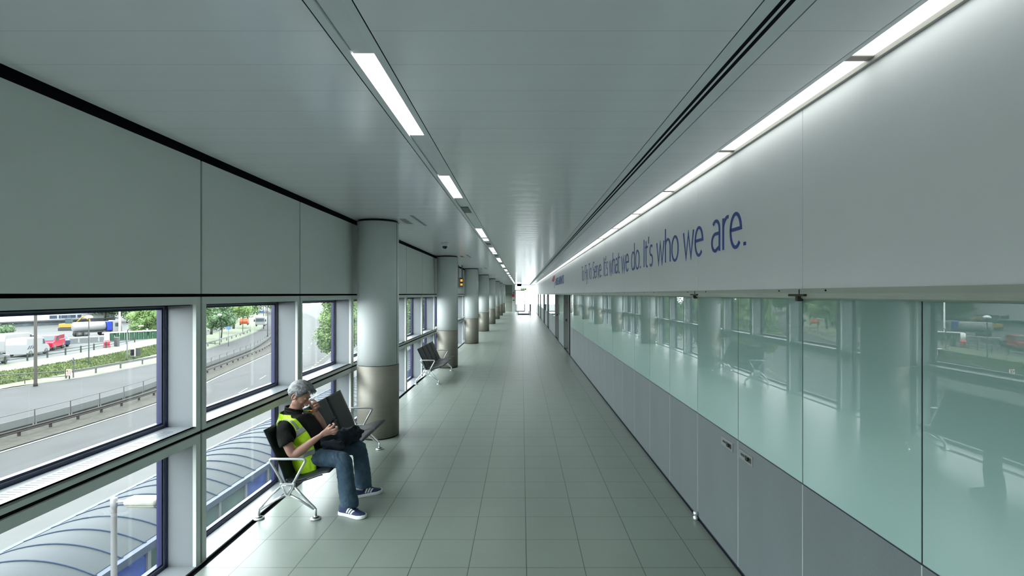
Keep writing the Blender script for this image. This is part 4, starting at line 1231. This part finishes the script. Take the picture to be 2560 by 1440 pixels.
# central crash barrier
BROWN = mat('weathered_steel', (0.07, 0.065, 0.06), 0.6, metal=0.3, var=0.15)
LSTEEL = mat('galvanised', (0.16, 0.172, 0.172), 0.5, metal=0.4)
def railing(name, lab, cat_, x0, ya, yb, step, zr, rh, mt, mp, ph, double=False):
    r = empty(name, (x0 + shx(x0, ya), ya, GZ), lab, cat_)
    O = Vector(r.location)
    m = MB(); ys_ = []; y = ya
    while y <= yb: ys_.append(y); y += step / 2
    prof = [(0, -rh / 2), (.05, -rh * .3), (.02, -rh * .1), (.02, rh * .1), (.05, rh * .3), (0, rh / 2), (-.02, rh / 2), (-.02, -rh / 2)]
    vs = []; n = len(prof)
    for y in ys_:
        for a, b in prof: vs.append(lon(x0 + a, y, zr + b) - O)
    fs = [(i * n + k, i * n + (k + 1) % n, (i + 1) * n + (k + 1) % n, (i + 1) * n + k) for i in range(len(ys_) - 1) for k in range(n)]
    m.add(vs, fs); m.build('rail', mt, r)
    y = ya; pm = MB().box(-.06, .06, -.05, .05, 0, ph).mesh('post', [mp])
    while y <= yb:
        o = bpy.data.objects.new('post', pm); C.objects.link(o); o.parent = r; o.location = lon(x0 - .08, y, GZ) - O; y += step
    return r
railing('crash_barrier', 'rusty brown crash barrier between the two roads', 'barrier', -29.6, 14, 190, 2.0, GZ + .36, .24, BROWN, BROWN, .36)
railing('guard_rail', 'pale steel guard rail along the grass verge of the far road', 'barrier', -45.9, 50.5, 112, 3.4, GZ + .62, .26, LSTEEL, LSTEEL, .6)
# mesh fence in the median
r = empty('median_fence', (-31.2, 14, GZ), 'grey panel fence with thin posts behind the crash barrier', 'fence')
O = Vector(r.location)
MESHM = mat('grey_mesh_panel', (0.20, 0.215, 0.21), 0.7, var=0.05); DARKG = mat('dark_opening', (0.035, 0.04, 0.04), 0.8)
y = 14.0; st = 2.65; ts = []
k = 0
while y < 160:
    a = lon(-31.2, y, GZ) - O; b = lon(-31.2, y + st, GZ) - O; dv = b - a
    m = MB(); nrm = Vector((dv.y, -dv.x, 0)).normalized() * .02
    def q(pt, z): return pt + Vector((0, 0, z))
    m.add([q(a, .16) + nrm, q(b, .16) + nrm, q(b, .62) + nrm, q(a, .62) + nrm, q(a, .16) - nrm, q(b, .16) - nrm, q(b, .62) - nrm, q(a, .62) - nrm],
          [(0, 1, 2, 3), (7, 6, 5, 4), (0, 4, 5, 1), (1, 5, 6, 2), (2, 6, 7, 3), (3, 7, 4, 0)])
    m.build('panel', MESHM, r)
    m = MB(); a2 = a + dv * .06; b2 = a + dv * .94
    m.add([q(a2, .03) - nrm * .5, q(b2, .03) - nrm * .5, q(b2, .16) - nrm * .5, q(a2, .16) - nrm * .5, q(a2, .03) + nrm * .5, q(b2, .03) + nrm * .5, q(b2, .16) + nrm * .5, q(a2, .16) + nrm * .5],
          [(0, 1, 2, 3), (7, 6, 5, 4), (0, 4, 5, 1), (1, 5, 6, 2), (2, 6, 7, 3), (3, 7, 4, 0)])
    m.build('base_slot', DARKG, r)
    MB().tube([a, a + Vector((0, 0, 1.02))], .03, 6).build('post', BROWN, r)
    MB().tube([q(a, 1.0), q(b, 1.0)], .012, 4).build('wire', BROWN, r)
    y += st
# white handrail, lower left
r = empty('handrail', (-44.6, 30, GZ), 'pale tubular handrail along the foot of the grass bank', 'railing')
O = Vector(r.location)
pts = [lon(-46.0, y, GZ + 1.05) - O for y in (30, 36, 42, 46)] + [lon(-45.4, 50.3, GZ + .8) - O]
MB().tube(pts, .045, 8).build('top_rail', LSTEEL, r); MB().tube([p - Vector((0, 0, .5)) for p in pts], .03, 8).build('lower_rail', LSTEEL, r)
for y in (32, 35, 38, 41, 44, 47.5):
    p = lon(-46.0, y, GZ) - O; MB().tube([p, p + Vector((0, 0, 1.05))], .035, 6).build('post', LSTEEL, r)
# chevron end marker and cross post
r = empty('barrier_marker', tuple(lon(-45.3, 50.2, GZ)), 'orange and white striped marker at the guard rail end', 'sign')
MB().box(-.25, .25, -.03, .03, .35, .95).build('marker_board', SOLE, r)
m = MB()
for k in range(3):
    m.add([(-.22 + k * .16, -.034, .38), (-.13 + k * .16, -.034, .38), (-.02 + k * .13, -.034, .92), (-.11 + k * .13, -.034, .92)], [(0, 1, 2, 3)])
m.build('stripe', mat('marker_orange', (0.75, 0.2, 0.05), 0.5), r, fix=False)
MB().tube([(0, .05, 0), (0, .05, .6)], .05, 8).build('post', BROWN, r)
m = MB(); m.box(-.04, .04, -.04, .04, 0, 2.0); m.box(-.24, .24, -.04, .04, 1.5, 1.62)
o = m.build('cross_post', LSTEEL); o.location = lon(-45.9, 51.0, GZ); tag(o, 'short white post with a cross arm beside the striped marker', 'post')

# timber fence
r = empty('timber_fence', (-53.2, 40, GZ + 1.0), 'dark timber post and rail fence around the car park', 'fence')
O = Vector(r.location); TIM = mat('dark_timber', (0.07, 0.085, 0.075), 0.8)
y = 40.0; prevp = None
while y < 79:
    p = lon(-53.2, y, GZ + 1.0) - O
    MB().box(p.x - .055, p.x + .055, p.y - .055, p.y + .055, 0, .85).build('post', TIM, r)
    if prevp is not None:
        for z in (.38, .72):
            MB().tube([prevp + Vector((0, 0, z)), p + Vector((0, 0, z))], .035, 4).build('rail', TIM, r)
    prevp = p; y += 2.7

# lamp posts etc.
def g(px, py, z=-6.0):
    d = 1270 * (2.4 - z) / (py - 735.0); return ((px - 1304) * d / 1270, d, z)
def pole(name, lab, cat_, loc, h, r0, mt, head=None):
    r = empty(name, loc, lab, cat_)
    m = MB(); m.lathe((0, 0), [(r0 * 1.3, 0), (r0, .3), (r0 * .7, h)], 12); m.build('pole', mt, r)
    return r
r = pole('telegraph_pole', 'tall brown wooden pole at the foot of the grass bank', 'pole', (-44.4, 46.4, GZ), 13, .135, mat('pole_wood', (0.10, 0.09, 0.08), 0.8))
r = pole('street_lamp', 'slim black lamp post with a white disc head before the parked vehicles', 'street lamp', g(222, 920), 5.75, .065, TIM)
m = MB(); m.lathe((0, 0), [(.05, 5.65), (.36, 5.7), (.38, 5.82), (.24, 5.93), (.04, 5.98)], 20); m.build('lamp_head', SOLE, r)
r = pole('street_lamp', 'pale lamp post with a curved arm beside the traffic light', 'street lamp', g(318, 903), 3.6, .085, LSTEEL)
m = MB(); m.tube([(0, 0, 3.5), (.1, 0, 3.95), (.5, 0, 4.25), (1.1, 0, 4.4), (1.5, 0, 4.42)], .05, 8); m.build('lamp_arm', LSTEEL, r)
m = MB(); m.ell((1.75, 0, 4.42), (.32, .14, .08)); m.build('lamp_head', SOLE, r)
r = pole('flood_mast', 'tall white mast rising beside the tanker lorry', 'mast', g(299, 838, -5), 10, .14, SOLE)
r = pole('street_lamp', 'dark lamp post with a white dome head among the roadside trees', 'street lamp', g(607, 835), 4.9, .07, TIM)
m = MB(); m.lathe((0, 0), [(.05, 4.7), (.45, 4.75), (.48, 4.95), (.28, 5.2), (.05, 5.25)], 20); m.build('lamp_head', SOLE, r)
r = pole('street_lamp', 'lamp post with a white dome head rising out of the small round tree', 'street lamp', g(549, 862), 4.9, .06, LSTEEL)
m = MB(); m.lathe((0, 0), [(.05, 4.75), (.36, 4.8), (.38, 4.95), (.2, 5.15), (.04, 5.2)], 20); m.build('lamp_head', SOLE, r)
for i, (px, py, h) in enumerate(((669, 842, 12), (659, 822, 9), (665, 812, 9))):
    pole('street_lamp', ['dark lamp post in the gap right of the box truck, nearest of three', 'dark lamp post in the gap right of the box truck, middle one', 'dark lamp post in the gap right of the box truck, farthest'][i], 'street lamp', g(px, py), h, .09, TIM)
r = empty('traffic_light', (-49.9, 65.2, GZ + .25), 'black traffic light with white border beside the curved lamp post', 'traffic light')
MB().tube([(0, .1, -.25), (0, .1, .3)], .06, 8).build('pole', TIM, r)
MB().box(-.33, .33, -.06, .06, .16, 1.14).build('backing_board', SOLE, r, bevel=.05)
MB().box(-.25, .25, -.12, -.06, .23, 1.07).build('signal_box', BLACK, r)
for z in (.37, .65, .93):
    MB().tube([(0, -.12, z), (0, -.22, z)], .12, 12).build('signal_hood', BLACK, r)
m = MB(); m.box(.40, .68, 0, .4, .18, 1.2); m.build('side_signal', TIM, r)
o = MB().box(-.25, .25, -.2, .2, 0, 1.3).build('utility_cabinet', LSTEEL, bevel=.04); o.location = g(292, 866, -5); tag(o, 'grey street cabinet standing before the green hoarding', 'cabinet')
r = empty('construction_hoarding', (0, 0, 0), 'corrugated green hoarding at the edge of the car park', 'hoarding')
HG = mat('hoarding_green', (0.045, 0.13, 0.075), 0.6, var=0.15)
a = Vector(g(262, 853, -5)); b = Vector(g(405, 845, -5)); n = 24
for i in range(n):
    p = a + (b - a) * (i / n); q = a + (b - a) * ((i + .9) / n); dv = (q - p)
    dd = Vector((0, -.35 if i % 2 else 0, 0))
    m = MB(); m.prism([(p.x, p.y + dd.y), (q.x, q.y + dd.y), (q.x, q.y + .3 + dd.y), (p.x, p.y + .3 + dd.y)], 'z', -5, -3.75); m.build('panel', HG, r)
m = MB(); m.prism([(a.x, a.y - .5), (b.x, b.y - .5), (b.x, b.y + .4), (a.x, a.y + .4)], 'z', -3.75, -3.62); m.build('top_rail', SOLE, r)
# red and white bin / post
r = empty('traffic_bollard', g(267, 868, -5), 'red and white roadwork bollard by the timber fence', 'bollard')
MB().cyl((0, 0), .34, .25, 1.0, 16).build('red_band', RED, r); MB().cyl((0, 0), .28, 1.0, 1.95, 16).build('white_top', SOLE, r); MB().cyl((0, 0), .4, 0, .25, 16).build('red_foot', mat('pink_red', (0.55, .12, .2), .5), r)
# blue road sign
r = empty('road_sign', g(571, 866), 'blue road sign on a thin post before the trees', 'sign')
MB().tube([(0, 0, 0), (0, 0, 2.8)], .04, 8).build('post', LSTEEL, r)
MB().box(-.33, .33, -.05, .02, 2.7, 3.15).build('sign_plate', mat('sign_blue', (0.12, 0.25, 0.60), 0.5), r, bevel=.03)

# ---- vehicles
TYRE = mat('tyre', (0.02, 0.02, 0.02), 0.8); CGL = mat('car_glass', (0.03, 0.045, 0.05), 0.1)
def wheel(par, x, y, r_, w_=.22):
    m = MB(); m.tube([(x, y - w_ / 2, r_), (x, y + w_ / 2, r_)], r_, 24)
    o = m.build('wheel', TYRE, par)
    m = MB(); m.tube([(x, y - w_ / 2 - .012, r_), (x, y + w_ / 2 + .012, r_)], r_ * .6, 16); m.build('hub_cap', LSTEEL, o)
def vehicle(name, lab, cat_, loc, rz, prof, glass, width, wheels, wr_, paint, extra=None, zoff=0):
    r = empty(name, loc, lab, cat_, rz=rz)
    m = MB(); m.prism(prof, 'y', -width / 2, width / 2); m.build('vehicle_body', paint, r, bevel=.07)
    for (gp, sidew) in glass:
        m = MB(); m.prism(gp, 'y', -width / 2 - .012, width / 2 + .012) if sidew else m.prism(gp, 'y', -width / 2 + .12, width / 2 - .12); m.build('vehicle_window', CGL, r)
    for x in wheels:
        for s_ in (-1, 1): wheel(r, x, s_ * (width / 2 - .1), wr_)
    if extra: extra(r)
    return r
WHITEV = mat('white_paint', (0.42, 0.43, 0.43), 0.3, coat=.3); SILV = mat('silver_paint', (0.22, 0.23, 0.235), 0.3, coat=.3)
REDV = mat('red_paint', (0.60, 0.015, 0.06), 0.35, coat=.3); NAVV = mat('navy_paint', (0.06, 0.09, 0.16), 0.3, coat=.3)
van_prof = [(-2.9, .35), (2.85, .35), (2.95, .8), (2.6, 1.25), (1.9, 1.45), (1.35, 2.25), (.9, 2.42), (-2.8, 2.42), (-2.95, 1.6)]
van_gl = [([(1.05, 1.45), (1.75, 1.45), (1.35, 2.1), (1.05, 2.15)], True), ([(1.92, 1.5), (1.98, 1.5), (1.43, 2.25), (1.37, 2.25)], False)]
car_prof = [(-2.1, .3), (2.1, .3), (2.2, .6), (2.1, .85), (1.1, 1.0), (.5, 1.45), (-1.0, 1.5), (-1.7, 1.05), (-2.15, .95)]
car_gl = [([(.95, 1.0), (.42, 1.4), (-.25, 1.43), (-.25, 1.0)], True), ([(-.35, 1.0), (-.35, 1.43), (-.95, 1.43), (-1.5, 1.03)], True), ([(1.08, 1.03), (1.14, 1.03), (.56, 1.46), (.50, 1.46)], False)]
def stripes(r):
    m = MB()
    for k in range(3): m.prism([(-2.1 + k * .4, .9), (-1.9 + k * .4, .9), (-1.5 + k * .4, 1.3), (-1.7 + k * .4, 1.3)], 'y', -1.012, -1.0)
    m.build('side_stripe', NAVV, r)
vehicle('delivery_van', 'white panel van with dark side stripes parked behind the timber fence', 'van', (-59.4, 61.2, -5), math.radians(106), [(x * .76, z * .9) for x, z in van_prof], [([(x * .76, z * .9) for x, z in gp_], q_) for gp_, q_ in van_gl], 2.0, (-1.5, 1.45), .36, WHITEV, stripes)
vehicle('parked_car', 'silver car cut by the left edge, in front of the white van', 'car', (-55.6, 52.7, -5), math.radians(106), car_prof, car_gl, 1.75, (-1.35, 1.35), .32, SILV)
vehicle('pickup_truck', 'red pickup truck parked beyond the white van', 'truck', (-62.6, 67.4, -5), math.radians(298), [(-2.6, .45), (2.5, .45), (2.6, 1.1), (1.6, 1.3), (1.1, 1.95), (-.1, 1.95), (-.3, 1.35), (-2.6, 1.35)],
        [([(1.35, 1.3), (1.02, 1.85), (.1, 1.85), (.1, 1.3)], True), ([(1.58, 1.33), (1.64, 1.33), (1.17, 1.93), (1.11, 1.93)], False)], 1.9, (-1.7, 1.7), .42, REDV,
        lambda r: MB().box(-2.4, -.4, -.9, .9, 1.35, 1.9).build('cage_load', mat('red_dark', (0.30, 0.03, 0.05), 0.6), r))
vehicle('parked_car', 'dark blue car parked past the red pickup', 'car', (-65.6, 71.6, -5), math.radians(150), car_prof, car_gl, 1.75, (-1.35, 1.35), .32, NAVV)
vehicle('parked_car', 'small red car half hidden behind the white van', 'car', g(62, 863, -5), math.radians(120), car_prof, car_gl, 1.75, (-1.35, 1.35), .32, REDV)
vehicle('delivery_van', 'white van standing behind the first, near the hedge', 'van', g(36, 880, -5), math.radians(100), van_prof, van_gl, 2.0, (-1.9, 1.9), .36, WHITEV)
# tanker lorry
r = empty('tanker_lorry', (-75.4, 89.9, -5), 'white tanker lorry with blue panel parked before the trees', 'lorry', rz=math.atan2(3.6, 2.2))
MB().box(-3.0, 3.4, -.5, .5, .65, .9).build('chassis', TYRE, r)
m = MB(); m.tube([(-3.2, 0, 1.7), (-3.05, 0, 1.7), (1.2, 0, 1.7), (1.35, 0, 1.7)], [.65, .82, .82, .65], 28); m.build('tank', WHITEV, r)
MB().box(1.4, 2.1, -1.0, 1.0, .9, 2.5).build('blue_panel', mat('lorry_blue', (0.04, 0.08, 0.55), 0.4), r, bevel=.05)
m = MB(); m.prism([(2.2, .45), (3.6, .45), (3.65, 1.4), (3.45, 2.55), (2.2, 2.65)], 'y', -1.0, 1.0); c_ = m.build('cab', WHITEV, r, bevel=.1)
MB().box(2.5, 3.2, -1.015, 1.015, 1.55, 2.2).build('cab_window', CGL, c_)
for x in (-2.5, -1.55, 1.0, 2.9):
    for s_ in (-1, 1): wheel(r, x, s_ * .85, .42, .25)
# digger
r = empty('excavator', g(170, 826, -5), 'small orange digger working in front of the white building', 'digger', rz=.4)
ORG = mat('digger_orange', (0.65, 0.38, 0.08), 0.5)
MB().box(-1.3, 1.3, -1, 1, .0, .6).build('track', TYRE, r, bevel=.1); MB().box(-1.2, 1.1, -.9, .9, .65, 1.4).build('engine_body', ORG, r, bevel=.08); MB().box(-.2, .8, -.8, 0, 1.4, 2.5).build('cab', CGL, r, bevel=.05)
m = MB(); m.tube([(1.0, .4, 1.2), (2.2, .4, 2.7), (3.3, .4, 2.2), (3.5, .4, .9)], .16, 8); m.build('boom', ORG, r); MB().box(3.2, 3.9, .1, .7, .4, 1.0).build('bucket', TYRE, r, bevel=.05)
# truck and cars by the trees
r = empty('box_truck', g(650, 816, -5), 'white box truck facing the camera beyond the roadside lawn', 'truck', rz=.35)
MB().box(-1.0, 1.0, 0, 5, .35, 2.1).build('truck_body', WHITEV, r, bevel=.12); MB().box(-.8, .8, -.03, 0, 1.1, 1.8).build('windscreen', CGL, r)
for s_ in (-1, 1):
    m = MB(); m.tube([(s_ * .85 - .12, .9, .38), (s_ * .85 + .12, .9, .38)], .38, 20); m.build('wheel', TYRE, r)
    MB().box(s_ * 1.15 - .12, s_ * 1.15 + .12, -.1, .1, 1.1, 1.6).build('mirror', TYRE, r)
vehicle('parked_car', 'orange red car parked on grass left of the box truck', 'car', g(611, 812, -5), 2.0, car_prof, car_gl, 1.75, (-1.35, 1.35), .32, mat('orange_paint', (0.55, 0.12, 0.05), 0.4))
vehicle('parked_car', 'blue car waiting on the road beyond the box truck', 'car', g(655, 783), 1.9, car_prof, car_gl, 1.75, (-1.35, 1.35), .32, mat('blue_paint', (0.10, 0.2, 0.5), 0.4))
vehicle('delivery_van', 'white van on the road far beyond the box truck', 'van', g(648, 780, -5), 1.9, van_prof, van_gl, 2.0, (-1.9, 1.9), .36, WHITEV)

# low shelter with grey windows
r = empty('bus_shelter', g(206, 857, -5), 'low white shelter with grey glass panes in front of the tanker', 'shelter', rz=math.atan2(6.0, 3.0))
MB().box(-3.2, 3.2, -.6, .6, .75, .9).build('shelter_roof', WHITEV, r)
for k in range(5): MB().box(-3.0 + k * 1.25, -2.0 + k * 1.25, -.56, -.5, .1, .72).build('shelter_pane', mat('shelter_grey', (0.22, 0.24, 0.25), .3), r)
for k in range(6): MB().box(-3.1 + k * 1.25, -3.04 + k * 1.25, -.6, -.5, 0, .75).build('shelter_post', WHITEV, r)

# building
BLDW = mat('building_white', (0.75, 0.77, 0.77), 0.6)
r = empty('terminal_building', (-116, 115, -5), 'large white building with dark strip windows beyond the car park', 'building', rz=math.atan2(17.4, 6.2))
# local x runs along the facade (away from camera), +y local is behind
MB().box(-80, 22, -0, 40, 0, 12).build('building_wall', BLDW, r)
MB().box(-80, 22, -1.6, 0, .92, 1.15).build('fascia_canopy', MATS['galvanised'], r)
MB().box(-80, 22, -.06, 0, .0, .92).build('shopfront', mat('shopfront', (0.25, 0.30, 0.34), 0.3, var=.5, vscale=.6), r)
SW = mat('strip_window', (0.08, 0.11, 0.18), 0.2)
for i, (a, b) in enumerate(((7.5, 9.0), (9.35, 9.75), (9.85, 11.2), (11.3, 11.6), (11.7, 12.9), (13.25, 14.1))):
    f = MB().box(a - .04, b + .04, -.1, 0, 1.38, 2.28).build('window_surround', BLDW, r)
    MB().box(a, b, -.13, -.1, 1.45, 2.2).build('window_pane', SW, f)

# trees
def leafmat(name, c1, c2):
    c1 = tuple(q * EXTK * 1.9 for q in c1); c2 = tuple(q * EXTK * 1.9 for q in c2)
    m, t, p = _new(name)
    a = t.nodes.new('ShaderNodeTexCoord'); n = t.nodes.new('ShaderNodeTexNoise'); n.inputs['Scale'].default_value = 1.1; n.inputs['Detail'].default_value = 3
    t.links.new(a.outputs['Object'], n.inputs['Vector'])
    c = t.nodes.new('ShaderNodeValToRGB'); c.color_ramp.elements[0].position = .35; c.color_ramp.elements[0].color = (*c1, 1); c.color_ramp.elements[1].position = .65; c.color_ramp.elements[1].color = (*c2, 1)
    t.links.new(n.outputs['Fac'], c.inputs[0]); t.links.new(c.outputs[0], p.inputs['Base Color']); p.inputs['Roughness'].default_value = .6
    p.inputs['Subsurface Weight'].default_value = 0.0
    return m
LEAF_D = leafmat('dark_leaves', (0.030, 0.072, 0.024), (0.075, 0.14, 0.045))
LEAF_M = leafmat('mid_leaves', (0.045, 0.105, 0.03), (0.105, 0.19, 0.055))
LEAF_B = leafmat('bright_leaves', (0.07, 0.15, 0.03), (0.16, 0.25, 0.065))
BARK = mat('bark', (0.12, 0.10, 0.08), 0.9, bump=.4, bscale=10)
def tree(name, lab, loc, crown, rad, hgt, mt, nleaf, ls, seed, trunk=.22, group=None):
    """crown: centre height above base; rad, hgt: crown radii"""
    r = empty(name, loc, lab, 'tree' if hgt > .9 else 'bush', group)
    rnd = random.Random(seed); m = MB()
    cl_ = []
    for i in range(26):
        while True:
            v = Vector((rnd.uniform(-1, 1), rnd.uniform(-1, 1), rnd.uniform(-1, 1)))
            if .35 < v.length < 1: break
        v = v.normalized() * rnd.uniform(.35, .78); cl_.append((Vector((v.x * rad, v.y * rad, v.z * hgt + crown)), rnd.uniform(.28, .45) * min(rad, hgt)))
    for i in range(int(nleaf * 2.2)):
        c0, cr0 = cl_[rnd.randrange(len(cl_))]
        while True:
            v = Vector((rnd.gauss(0, 1), rnd.gauss(0, 1), rnd.gauss(0, 1)))
            if v.length > .1: break
        p = c0 + v.normalized() * cr0 * rnd.uniform(.45, 1.12)
        a = Vector((rnd.gauss(0, 1), rnd.gauss(0, 1), rnd.gauss(0, .6))).normalized(); b = a.cross(Vector((rnd.gauss(0, 1), rnd.gauss(0, 1), rnd.gauss(0, 1)))).normalized()
        s1 = ls * rnd.uniform(.35, .85); s2 = s1 * .6
        m.add([p - a * s1, p + b * s2, p + a * s1, p - b * s2], [(0, 1, 2, 3)])
    f = m.build('foliage', mt, r, fix=False)
    core = MB()
    for c0, cr0 in cl_: core.ell(c0, (cr0 * .55,) * 3, nu=10, nv=7)
    core.build('inner_foliage', mt, r)
    tm = MB(); tm.tube([(0, 0, 0), (.05 * rad, 0, crown * .4), (0, .04 * rad, crown)], [trunk, trunk * .8, trunk * .4], 10)
    for k in range(6):
        c0, _ = cl_[k]; tm.tube([(0, 0, crown * .45), tuple((Vector((0, 0, crown * .5)) + c0) * .5), tuple(c0)], [trunk * .4, trunk * .25, trunk * .1], 6)
    tm.build('trunk', BARK, r)
    return r
tree('tree', 'broad dark tree behind the tanker lorry', g(262, 806, -5), 7, 6.5, 6.5, LEAF_D, 3800, .42, 1)
tree('tree', 'tall green tree behind the white mast', g(318, 807, -5), 7.5, 6.5, 7, LEAF_M, 3800, .42, 2)
tree('tree', 'dark green tree at the far right of the first window', g(385, 802, -5), 8, 7.5, 7.5, LEAF_D, 3600, .45, 3)
tree('bush', 'rounded bright green bush above the green hoarding', g(372, 838, -5), 2.9, 3.6, 3.1, LEAF_B, 4200, .22, 4)
tree('bush', 'dark rounded bush at the left edge beyond the silver car', g(5, 853, -5), 1.2, 1.9, 1.6, LEAF_D, 2600, .14, 5)
tree('tree', 'dark tree on the left of the second window', g(528, 836, -5), 4.6, 3.4, 4.4, LEAF_M, 4200, .24, 6)
tree('tree', 'small round tree with thin trunk behind the far guard rail', g(553, 845, -5), 3.3, 2.5, 2.9, LEAF_D, 3800, .20, 7, .12)
tree('tree', 'large bright tree in the middle of the second window', g(584, 822, -5), 5.6, 4.6, 5.2, LEAF_B, 4600, .27, 8)
tree('tree', 'tall tree left of the box truck', g(618, 808, -5), 8, 6.2, 7.5, LEAF_M, 4200, .40, 9)
tree('tree', 'far dark tree between the roadside trees and the box truck', g(560, 797, -5), 9, 10, 9, LEAF_D, 3600, .6, 10)
tree('tree', 'distant tree closing the view behind the box truck', g(650, 773, -5), 11, 13, 10, LEAF_D, 3200, .8, 11)
tree('tree', 'distant tree on the right beyond the bend of the road', g(690, 776, -5), 11, 14, 10, LEAF_M, 3200, .8, 12)
tree('tree', 'distant tree at the left behind the second window', g(480, 789, -5), 9, 11, 9, LEAF_D, 3200, .6, 13)
tree('tree', 'distant tree on the left beyond the hoarding', g(420, 792, -5), 9, 11, 9, LEAF_M, 3200, .6, 14)
for i, (x, y, cz, rd, hh, lt) in enumerate(((-13.2, 37.0, 6.1, 1.95, 3.3, LEAF_B), (-13.4, 47, 6.3, 3.3, 3.9, LEAF_M), (-12.6, 58, 6.2, 3.4, 4.0, LEAF_B), (-12.0, 70, 6.4, 3.6, 4.2, LEAF_M), (-12.5, 84, 6.6, 4, 4.4, LEAF_B))):
    tree('tree', ['leafy tree close to the third window', 'leafy tree seen through the fourth window past the first column', 'leafy tree seen in the window before the second bench',
                  'leafy tree seen in the window beside the second column', 'farthest leafy tree along the windows'][i], (x, y, GZ), cz, rd, hh, lt, 9000, .13, 20 + i, .16)
m = MB(); 
hb = empty('hedge', (-62, 50, -5), 'low dark hedge behind the parked vehicles', 'hedge')
m = MB(); m.box(-1.2, 1.2, -14, 8, 0, 1.0); m.build('hedge_body', LEAF_D, hb, bevel=.2)
hb.location = g(6, 866, -5); hb.rotation_euler = (0, 0, .25)

# barrel-vaulted walkway canopy
r = empty('walkway_canopy', (-9.6, 0, 0), 'blue framed walkway with translucent barrel roof below the windows', 'canopy')
O = Vector((-9.6, 0, 0))
BLUF = mat('canopy_blue', (0.04, 0.07, 0.13), 0.4); POLY = mat('polycarbonate', (0.048, 0.066, 0.074), 0.5, var=.08, vscale=.7, spec=.25)
XA, XB, ZE, RI = -1.35, 1.30, -3.05, .30
def vault(u): return (XA + (XB - XA) * u, ZE + RI * 4 * u * (1 - u) * .95)
st = .655; y = 2.0; ribs = []; first = None
k = 0
while y < 62:
    def F(u, v, y=y): x_, z_ = vault(u); return (x_, y + st * v, z_ - .01)
    m = MB(); m.grid(F, 14, 1); o = m.build('roof_sheet', POLY, r, fix=False)
    m = MB(); m.tube([(vault(q / 14)[0], y, vault(q / 14)[1]) for q in range(15)] + [(XB + .06, y, ZE - .02)], .016, 6); m.build('roof_rib', BLUF, r)
    y += st; k += 1
YC = y
m = MB(); m.box(XB - .02, XB + .16, 2, YC, ZE - .10, ZE - .02); m.box(XB + .08, XB + .18, 2, YC, ZE - .16, ZE + .0)
m.box(XA - .1, XA + .02, 2, YC, ZE - .12, ZE + .01); m.build('gutter', mat('gutter_blue', (0.09, 0.12, 0.18), 0.4), r)
y = 2.0; k = 0
SGL = mat('side_glass', (0.10, 0.17, 0.15), 0.3, var=.35, vscale=.8); SBL = mat('side_blue', (0.05, 0.10, 0.36), 0.4, var=.2, vscale=6)
while y < YC - .1:
    MB().box(XB + .02, XB + .12, y - .05, y + .05, GZ, ZE - .1).build('canopy_post', FRM, r)
    blue = (k % 4 == 2)
    MB().box(XB + .05, XB + .07, y + .05, y + 1.26, ZE - 1.25, ZE - .12).build('side_panel', SBL if blue else SGL, r)
    MB().box(XB + .04, XB + .08, y + .05, y + 1.26, ZE - 1.32, ZE - 1.25).build('side_rail', FRM, r)
    MB().box(XB + .05, XB + .07, y + .05, y + 1.26, GZ, ZE - 1.32).build('lower_panel', SBL if blue else SGL, r)
    y += 2 * st; k += 1
# lamp post before the canopy
r = empty('lamp_post', (-6.42, 8.0, GZ), 'white lamp post with flat head just outside the first window', 'street lamp')
MB().lathe((0, 0), [(.06, 0), (.046, 1), (.040, GZ * -1 - .98), (.048, -GZ - .96), (.048, -GZ - .82), (.02, -GZ - .80)], 20).build('pole', WHITEV, r)
MB().tube([(0, 0, -GZ - .88), (.25, 0, -GZ - .86)], .022, 10).build('lamp_arm', WHITEV, r)
m = MB(); m.box(.22, .72, -.12, .12, -GZ - .90, -GZ - .80); o = m.build('lamp_head', mat('lamp_cream', (0.62, 0.63, 0.55), 0.5, var=.12, vscale=12), r, bevel=.04)
MB().box(.26, .70, -.10, .10, -GZ - .93, -GZ - .89).build('lamp_lens', mat('lens', (0.45, 0.47, 0.36), .3), o, bevel=.02)

# ================================================================ rescale everything to metres
done = set()
for o in scene.objects:
    o.location = Vector(o.location) * S
    for md in o.modifiers:
        if md.type == 'BEVEL': md.width *= S
        if md.type == 'SOLIDIFY': md.thickness *= S
    if o.type == 'MESH' and o.data.name not in done:
        done.add(o.data.name); o.data.transform(Matrix.Scale(S, 4)); o.data.update()
